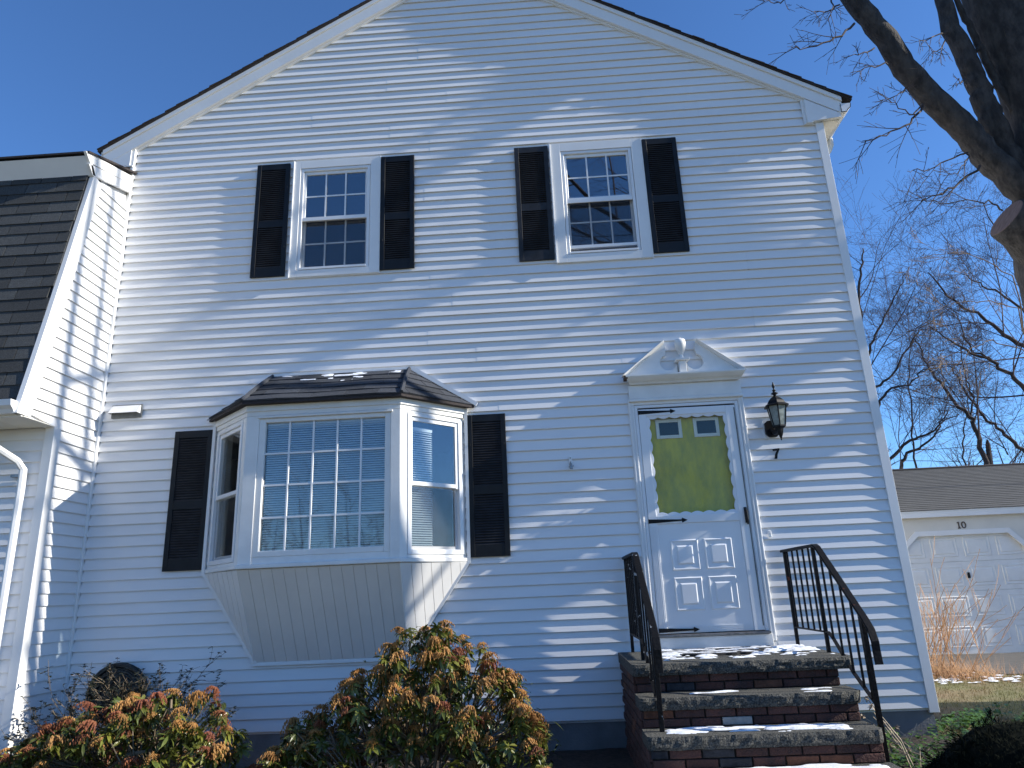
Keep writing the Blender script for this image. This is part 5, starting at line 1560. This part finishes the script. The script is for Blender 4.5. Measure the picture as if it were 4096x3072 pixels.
LC = [leaf_cluster_mesh(RL.randint(12, 17), 0.070, LEAF if i % 2 else LEAFLIT, 'leaf_cluster') for i in range(9)]
BCO = [bud_cluster_mesh(RL.randint(20, 26), 0.085, BUDO, 'bud_cluster') for i in range(5)]
BCR = [bud_cluster_mesh(RL.randint(20, 26), 0.085, BUDR, 'bud_cluster') for i in range(5)]
def prof_at(P, x):
    for (x0, z0), (x1, z1) in zip(P[:-1], P[1:]):
        if x0 <= x <= x1: return z0 + (z1 - z0) * (x - x0) / (x1 - x0)
    return -1
def shrub(base, P, yc, yr, label, n, buds, budp, seed, stems, zmin=-0.2, gap=-0.12):
    R = random.Random(seed)
    t = thing('andromeda_shrub', base, label, 'shrub', 'andromeda shrubs in the planting bed')
    sb = MB()
    tips = []
    tries = 0
    x0, x1 = P[0][0], P[-1][0]
    while len(tips) < n and tries < 20000:
        tries += 1
        x = R.uniform(x0, x1); zt = prof_at(P, x)
        if zt < zmin + 0.05: continue
        k = R.random() ** 0.55
        z = zmin + (zt - zmin) * k
        ext = max(0.12, 1 - ((z - zmin) / (zt - zmin + 1e-6)) ** 3) ** 0.5
        y = yc + yr * ext * (R.choice([-1, -1, 1]) * R.random() ** 0.5)
        if mnoise.noise(Vector((x * 4.2, y * 4, z * 4.2 + seed))) < gap and R.random() < 0.8: continue
        p = Vector((x, y, z))
        if any((p - q).length < 0.055 for q in tips): continue
        tips.append(p)
    bp = Vector(base)
    forks = [bp + Vector((R.uniform(-.35, .35) * (x1 - x0) * 0.6, R.uniform(-.2, .2), R.uniform(0.1, 0.35))) for _ in range(8)]
    for f in forks:
        pts, _ = [bp + Vector((R.uniform(-.08, .08), R.uniform(-.08, .08), 0)), bp.lerp(f, 0.5) + Vector((R.uniform(-.05, .05), 0, 0.05)), f], 0
        sb.tube(pts, [0.018, 0.014, 0.010], 5, cap=False)
    for p in tips:
        f = min(forks, key=lambda q: (q - p).length + 0.3 * R.random())
        mid = f.lerp(p, 0.55) + Vector((R.uniform(-.05, .05), R.uniform(-.05, .05), -0.03))
        sb.tube([f, mid, p], [0.0075, 0.005, 0.003], 4, cap=False)
    for q in stems: sb.tube(q, [0.014 - 0.006 * i / len(q) for i in range(len(q))], 5, cap=False)
    sb.build('stems', STEM, t)
    ib = MB()
    for p in tips:
        for q in range(9):
            a = R.uniform(0, 6.283)
            o_ = p + Vector((R.gauss(0, 0.045), R.gauss(0.02, 0.05), R.gauss(-0.06, 0.04)))
            leaf(ib, o_, (math.cos(a), math.sin(a), R.uniform(-0.6, 0.5)), 0.07 * R.uniform(0.6, 1.2), 0.010, 0.4, R)
    io = ib.build('inner_leaves', LEAF, t); io['kind'] = 'stuff'
    for p in tips:
        sc_ = R.uniform(0.85, 1.3)
        rot = (R.gauss(0, 0.45), R.gauss(0, 0.45), R.uniform(0, 6.283))
        inst('leaf_cluster', R.choice(LC), p, t, rot=rot, scale=(sc_, sc_, sc_))
        zt = prof_at(P, p.x)
        pr_ = buds * (0.35 + 0.65 * max(0, (p.z - zmin) / max(0.1, zt - zmin)))
        if R.random() < pr_:
            sc_ = R.uniform(0.95, 1.75)
            red = budp(p, R)
            inst('bud_cluster', R.choice(BCR if red else BCO), p + Vector((0, -0.012, 0.022)), t, rot=(R.gauss(0, 0.3), R.gauss(0, 0.3), R.uniform(0, 6.283)), scale=(sc_, sc_, sc_ * R.uniform(0.8, 1.25)))
    return t
shrub((3.35, -1.15, -0.28), [(2.30, -0.05), (2.50, 0.30), (2.72, 0.36), (2.92, 0.58), (3.10, 0.66), (3.22, 0.86), (3.36, 0.82), (3.50, 0.86), (3.66, 0.80), (3.80, 0.74), (3.90, 0.56), (4.05, 0.46), (4.18, 0.22), (4.26, -0.02)],
      -1.10, 0.42, 'big rounded green shrub with orange drooping buds below the bay', 290, 0.74, lambda p, R: R.random() < 0.12, 17, [[(3.3, -1.2, -0.3), (3.28, -1.25, 0.0), (3.2, -1.3, 0.15)], [(3.42, -1.2, -0.3), (3.52, -1.22, 0.2), (3.56, -1.25, 0.5)]])
shrub((1.10, -1.15, -0.32), [(0.25, -0.15), (0.50, 0.16), (0.75, 0.30), (0.95, 0.40), (1.20, 0.42), (1.45, 0.45), (1.62, 0.44), (1.76, 0.46), (1.84, 0.34), (1.92, 0.24), (2.0, 0.18), (2.03, -0.1)],
      -1.10, 0.40, 'low spreading shrub with russet buds below the hose at left', 200, 0.68, lambda p, R: R.random() < 0.5, 23, [[(1.60, -1.2, -0.35), (1.615, -1.2, 0.0), (1.63, -1.2, 0.28)], [(1.63, -1.2, 0.24), (1.58, -1.2, 0.33), (1.55, -1.15, 0.42)], [(1.63, -1.2, 0.24), (1.72, -1.2, 0.22), (1.78, -1.2, 0.19)], [(1.2, -1.3, 0.0), (1.35, -1.3, 0.10), (1.52, -1.3, 0.12)]], gap=0.0)
# sparse twiggy shrub by the wall
PZ = dict(wob=0.16, up=0.06, kids=[0, 4, 4, 4], ang=(20, 50), shrink=(0.45, 0.7), minr=0.0016)
az = thing('azalea_shrub', (0.75, -0.55, -0.3), 'sparse twiggy shrub with small dark leaves against the hose', 'shrub')
RZ = random.Random(9)
sb, tb = MB(), MB()
class TipMB(MB):
    def __init__(s): super().__init__(); s.tips = []
    def tube(s, pts, rad, k=6, cap=True, rough=0.0):
        super().tube(pts, rad, k, cap, rough)
        for p in pts[1:]: s.tips.append((Vector(p), rad[-1] if hasattr(rad, '__len__') else rad))
sb = TipMB()
for k in range(30):
    x = RZ.uniform(0.15, 1.45)
    hgt = 0.80 if 0.4 < x < 1.2 else 0.62
    grow(sb, (0.75 + (x - 0.75) * 0.5, -0.55 + RZ.uniform(-0.1, 0.1), -0.3), (x - 0.75, RZ.uniform(-0.3, 0.3), 1.4), hgt * RZ.uniform(0.75, 1.05), 0.006, 2, RZ, PZ)
sb.build('stems', STEM, az)
lb = MB()
for p, r_ in sb.tips:
    if p.z > 0.02 and RZ.random() < 0.75:
        for q in range(3):
            a = RZ.uniform(0, 6.28)
            leaf(lb, p, (math.cos(a), math.sin(a), RZ.uniform(0, 0.9)), 0.034 * RZ.uniform(0.7, 1.4), 0.011, 0.3, RZ)
o = lb.build('leaves', SMALLLF, az); o['kind'] = 'stuff'

# yew in the right foreground; its unseen right end is added to shade it
yw = thing('yew_hedge', (7.4, -3.1, -0.3), 'rounded yew hedge at lower right, near-black for shade, unseen right end added', 'hedge')
RY = random.Random(13)
def sprig(nm):
    b = MB()
    for i in range(34):
        t = i / 34; p = Vector((0.015 * math.sin(t * 5), 0, 0.09 * t))
        a = RY.uniform(0, 6.28); d = Vector((math.cos(a), math.sin(a), 0.7)).normalized()
        w = d.cross(Vector((0, 0, 1))).normalized() * 0.0022
        L_ = 0.026 * RY.uniform(0.7, 1.2)
        b.add([p - w, p + w, p + d * L_ + w * 0.4, p + d * L_ - w * 0.4], [(0, 1, 2, 3)])
    return b.mesh(nm, YEWM)
SPR = [sprig('needle_spray') for _ in range(6)]
YP = [(5.86, 0.0), (5.92, 0.20), (6.0, 0.30), (6.15, 0.42), (6.3, 0.47), (6.5, 0.46), (6.8, 0.56), (7.2, 0.68), (7.8, 0.85), (8.6, 0.95), (9.2, 0.9), (9.5, 0.5)]
b = MB()                                                    # inner mass of old wood and needles
rings = []
for i in range(24):
    x = 5.93 + (9.45 - 5.93) * i / 23; h = prof_at(YP, x) - 0.05
    rings.append([(x, -3.1 + 0.5 * math.cos(a) * (1 + 0.15 * mnoise.noise(Vector((x * 3, a, 0)))), -0.3 + (h + 0.3) * max(0, math.sin(a)) ** 0.6 * (1 + 0.08 * mnoise.noise(Vector((x * 4, a * 2, 3))))) for a in [math.pi * k / 11 for k in range(12)]])
b.loft(rings); b.build('dense_core', YEWM, yw, smooth=False)
for i in range(280):
    x = 5.93 + (0.75 if i < 200 else 3.4) * RY.random(); h = prof_at(YP, x)
    a = math.pi * RY.uniform(0.02, 0.98)
    p = Vector((x, -3.1 - 0.5 * math.cos(a), -0.3 + (h + 0.27) * math.sin(a) ** 0.6))
    nrm = Vector((-0.5 if x < 6.2 else 0, -math.cos(a), math.sin(a) + 0.3)).normalized()
    inst('needle_spray', RY.choice(SPR), p - nrm * 0.05, yw, rot=(nrm + Vector((RY.gauss(0, .4), RY.gauss(0, .4), RY.gauss(0, .4)))).to_track_quat('Z', 'Y').to_euler(), scale=[RY.uniform(0.8, 1.3)] * 3)
sm = MB()
for i in range(26000):
    x = 5.93 + 3.4 * RY.random() ** 1.6; h = prof_at(YP, x); a = math.pi * RY.uniform(0.02, 0.98)
    p = Vector((x, -3.1 - 0.5 * math.cos(a), -0.3 + (h + 0.25) * math.sin(a) ** 0.6))
    d = Vector((RY.gauss(0, .6), -math.cos(a), math.sin(a))).normalized(); w = d.orthogonal().normalized() * 0.006
    w = w * 0.4; sm.add([p - w, p + w, p + d * 0.022], [(0, 1, 2)])
o = sm.build('needles', YEWM, yw); o['kind'] = 'stuff'

# ivy and ground cover right of the steps
b = MB(); RI = random.Random(4)
for i in range(2600):
    if i < 1500: x, y = RI.uniform(6.45, 7.75), RI.uniform(-1.7, -0.05)
    else:
        x = RI.uniform(7.45, 8.5); y = (x - 7.5) * 0.75 + RI.uniform(-0.5, 0.25)
    cl = mnoise.noise(Vector((x * 2.6, y * 2.6, 0)))
    if cl < -0.15 + (0.1 if i > 1500 else 0): continue
    z = gz(x, y) + 0.02 + (0.10 + 0.10 * max(0, cl)) * RI.random()
    a = RI.uniform(0, 6.28)
    leaf(b, (x, y, z), (math.cos(a), math.sin(a), RI.uniform(-0.2, 0.8)), 0.055 * RI.uniform(0.6, 1.3), 0.018, 0.4, RI)
o = b.build('ivy', IVY); tag(o, 'glossy green ivy ground cover at the house corner', None, kind='stuff')
# dead leaves and litter on the bed
# dried stalks by the steps
wd = thing('dried_weed', (6.72, -1.3, -0.28), 'pale dried flower stalks leaning over the right edge of steps', 'weed')
RD = random.Random(8)
b, hb = MB(), MB()
tops = [((6.90, -1.5), (6.52, -0.95, 0.02)), ((6.85, -1.45), (6.47, -1.0, 0.12)), ((6.95, -1.3), (6.60, -0.9, -0.02)), ((6.80, -1.6), (6.48, -1.35, 0.0)), ((6.75, -1.5), (6.60, -1.2, 0.08)), ((7.0, -1.5), (6.63, -1.25, -0.05)), ((6.62, -1.45), (6.36, -1.40, 0.30)), ((6.60, -1.42), (6.40, -1.36, 0.24)), ((6.75, -1.2), (6.68, -0.8, 0.05))]
for (x, y), tp in tops:
    p0, p1 = Vector((x, y, -0.3)), Vector(tp)
    mid = p0.lerp(p1, 0.5) + Vector((0.03, 0, 0.05))
    b.tube([p0, mid, p1], [0.0045, 0.0038, 0.0028], 4, cap=False)
    for q in range(2):
        s_ = p0.lerp(p1, RD.uniform(0.5, 0.8)); b.tube([s_, s_ + Vector((RD.uniform(-.10, .10), RD.uniform(-.05, .05), RD.uniform(0.03, 0.12)))], [0.0025, 0.002], 3, cap=False)
    for q in range(16):
        d = Vector((RD.gauss(0, 1), RD.gauss(0, 1), RD.gauss(0.2, 1))).normalized()
        leaf(hb, p1, d, 0.032 * RD.uniform(0.5, 1.1), 0.007, 0.2, RD)
b.build('stalks', DRYST, wd); o = hb.build('seed_heads', DRYFL, wd); o['kind'] = 'stuff'
# tan dormant shrub by the garage
ds = thing('dormant_shrub', (9.75, 4.0, -0.3), 'clump of bare tan stems in front of the garage door', 'shrub')
b = MB(); RS = random.Random(6)
PS = dict(wob=0.08, up=0.05, kids=[0, 3, 3], ang=(15, 40), shrink=(0.35, 0.6), minr=0.0035)
for i in range(36):
    p = (9.6 + RS.gauss(0, 0.22), 4.0 + RS.gauss(0, 0.2), -0.3)
    d = Vector((RS.gauss(0.1, 0.32), RS.gauss(0, 0.25), 1.0))
    grow(b, p, d, RS.uniform(0.5, 1.2), 0.0055, 1, RS, PS)
for i in range(6):
    grow(b, (9.55 + RS.gauss(0, 0.15), 4.0, -0.3), Vector((RS.uniform(0.3, 0.9), 0, 1.0)), RS.uniform(1.1, 1.7), 0.006, 1, RS, PS)
b.build('stems', STRAW, ds)
b = MB()
for i in range(1100):
    x, y = 9.65 + RS.gauss(0, 0.32), 3.95 + RS.gauss(0, 0.28)
    d = Vector((RS.gauss(0, 0.5), RS.gauss(0, 0.4), 1)).normalized(); w = d.orthogonal().normalized() * 0.005
    p = Vector((x, y, gz(x, y) - 0.01)); b.add([p - w, p + w, p + d * RS.uniform(0.1, 0.34)], [(0, 1, 2)])
o = b.build('dead_blades', STRAW, ds); o['kind'] = 'stuff'
# grass on the lawn that is in view
b = MB()
RGr = random.Random(2)
for i in range(90000):
    x, y = RGr.uniform(7.3, 13.5), RGr.uniform(-1.6, 6.2)
    if x > 9.9 and drive_in(x + 0.05, y + 0.05): continue
    d = Vector((RGr.gauss(0, 0.8), RGr.gauss(0, 0.8), 1)).normalized(); w = Vector((-d.y, d.x, 0.01)).normalized() * 0.0028
    p = Vector((x, y, gz(x, y) - 0.004)); b.add([p - w, p + w, p + d * RGr.uniform(0.015, 0.055)], [(0, 1, 2)])
o = b.build('grass', GRASSM); tag(o, 'short dead winter grass covering the lawn at right', None, kind='stuff')
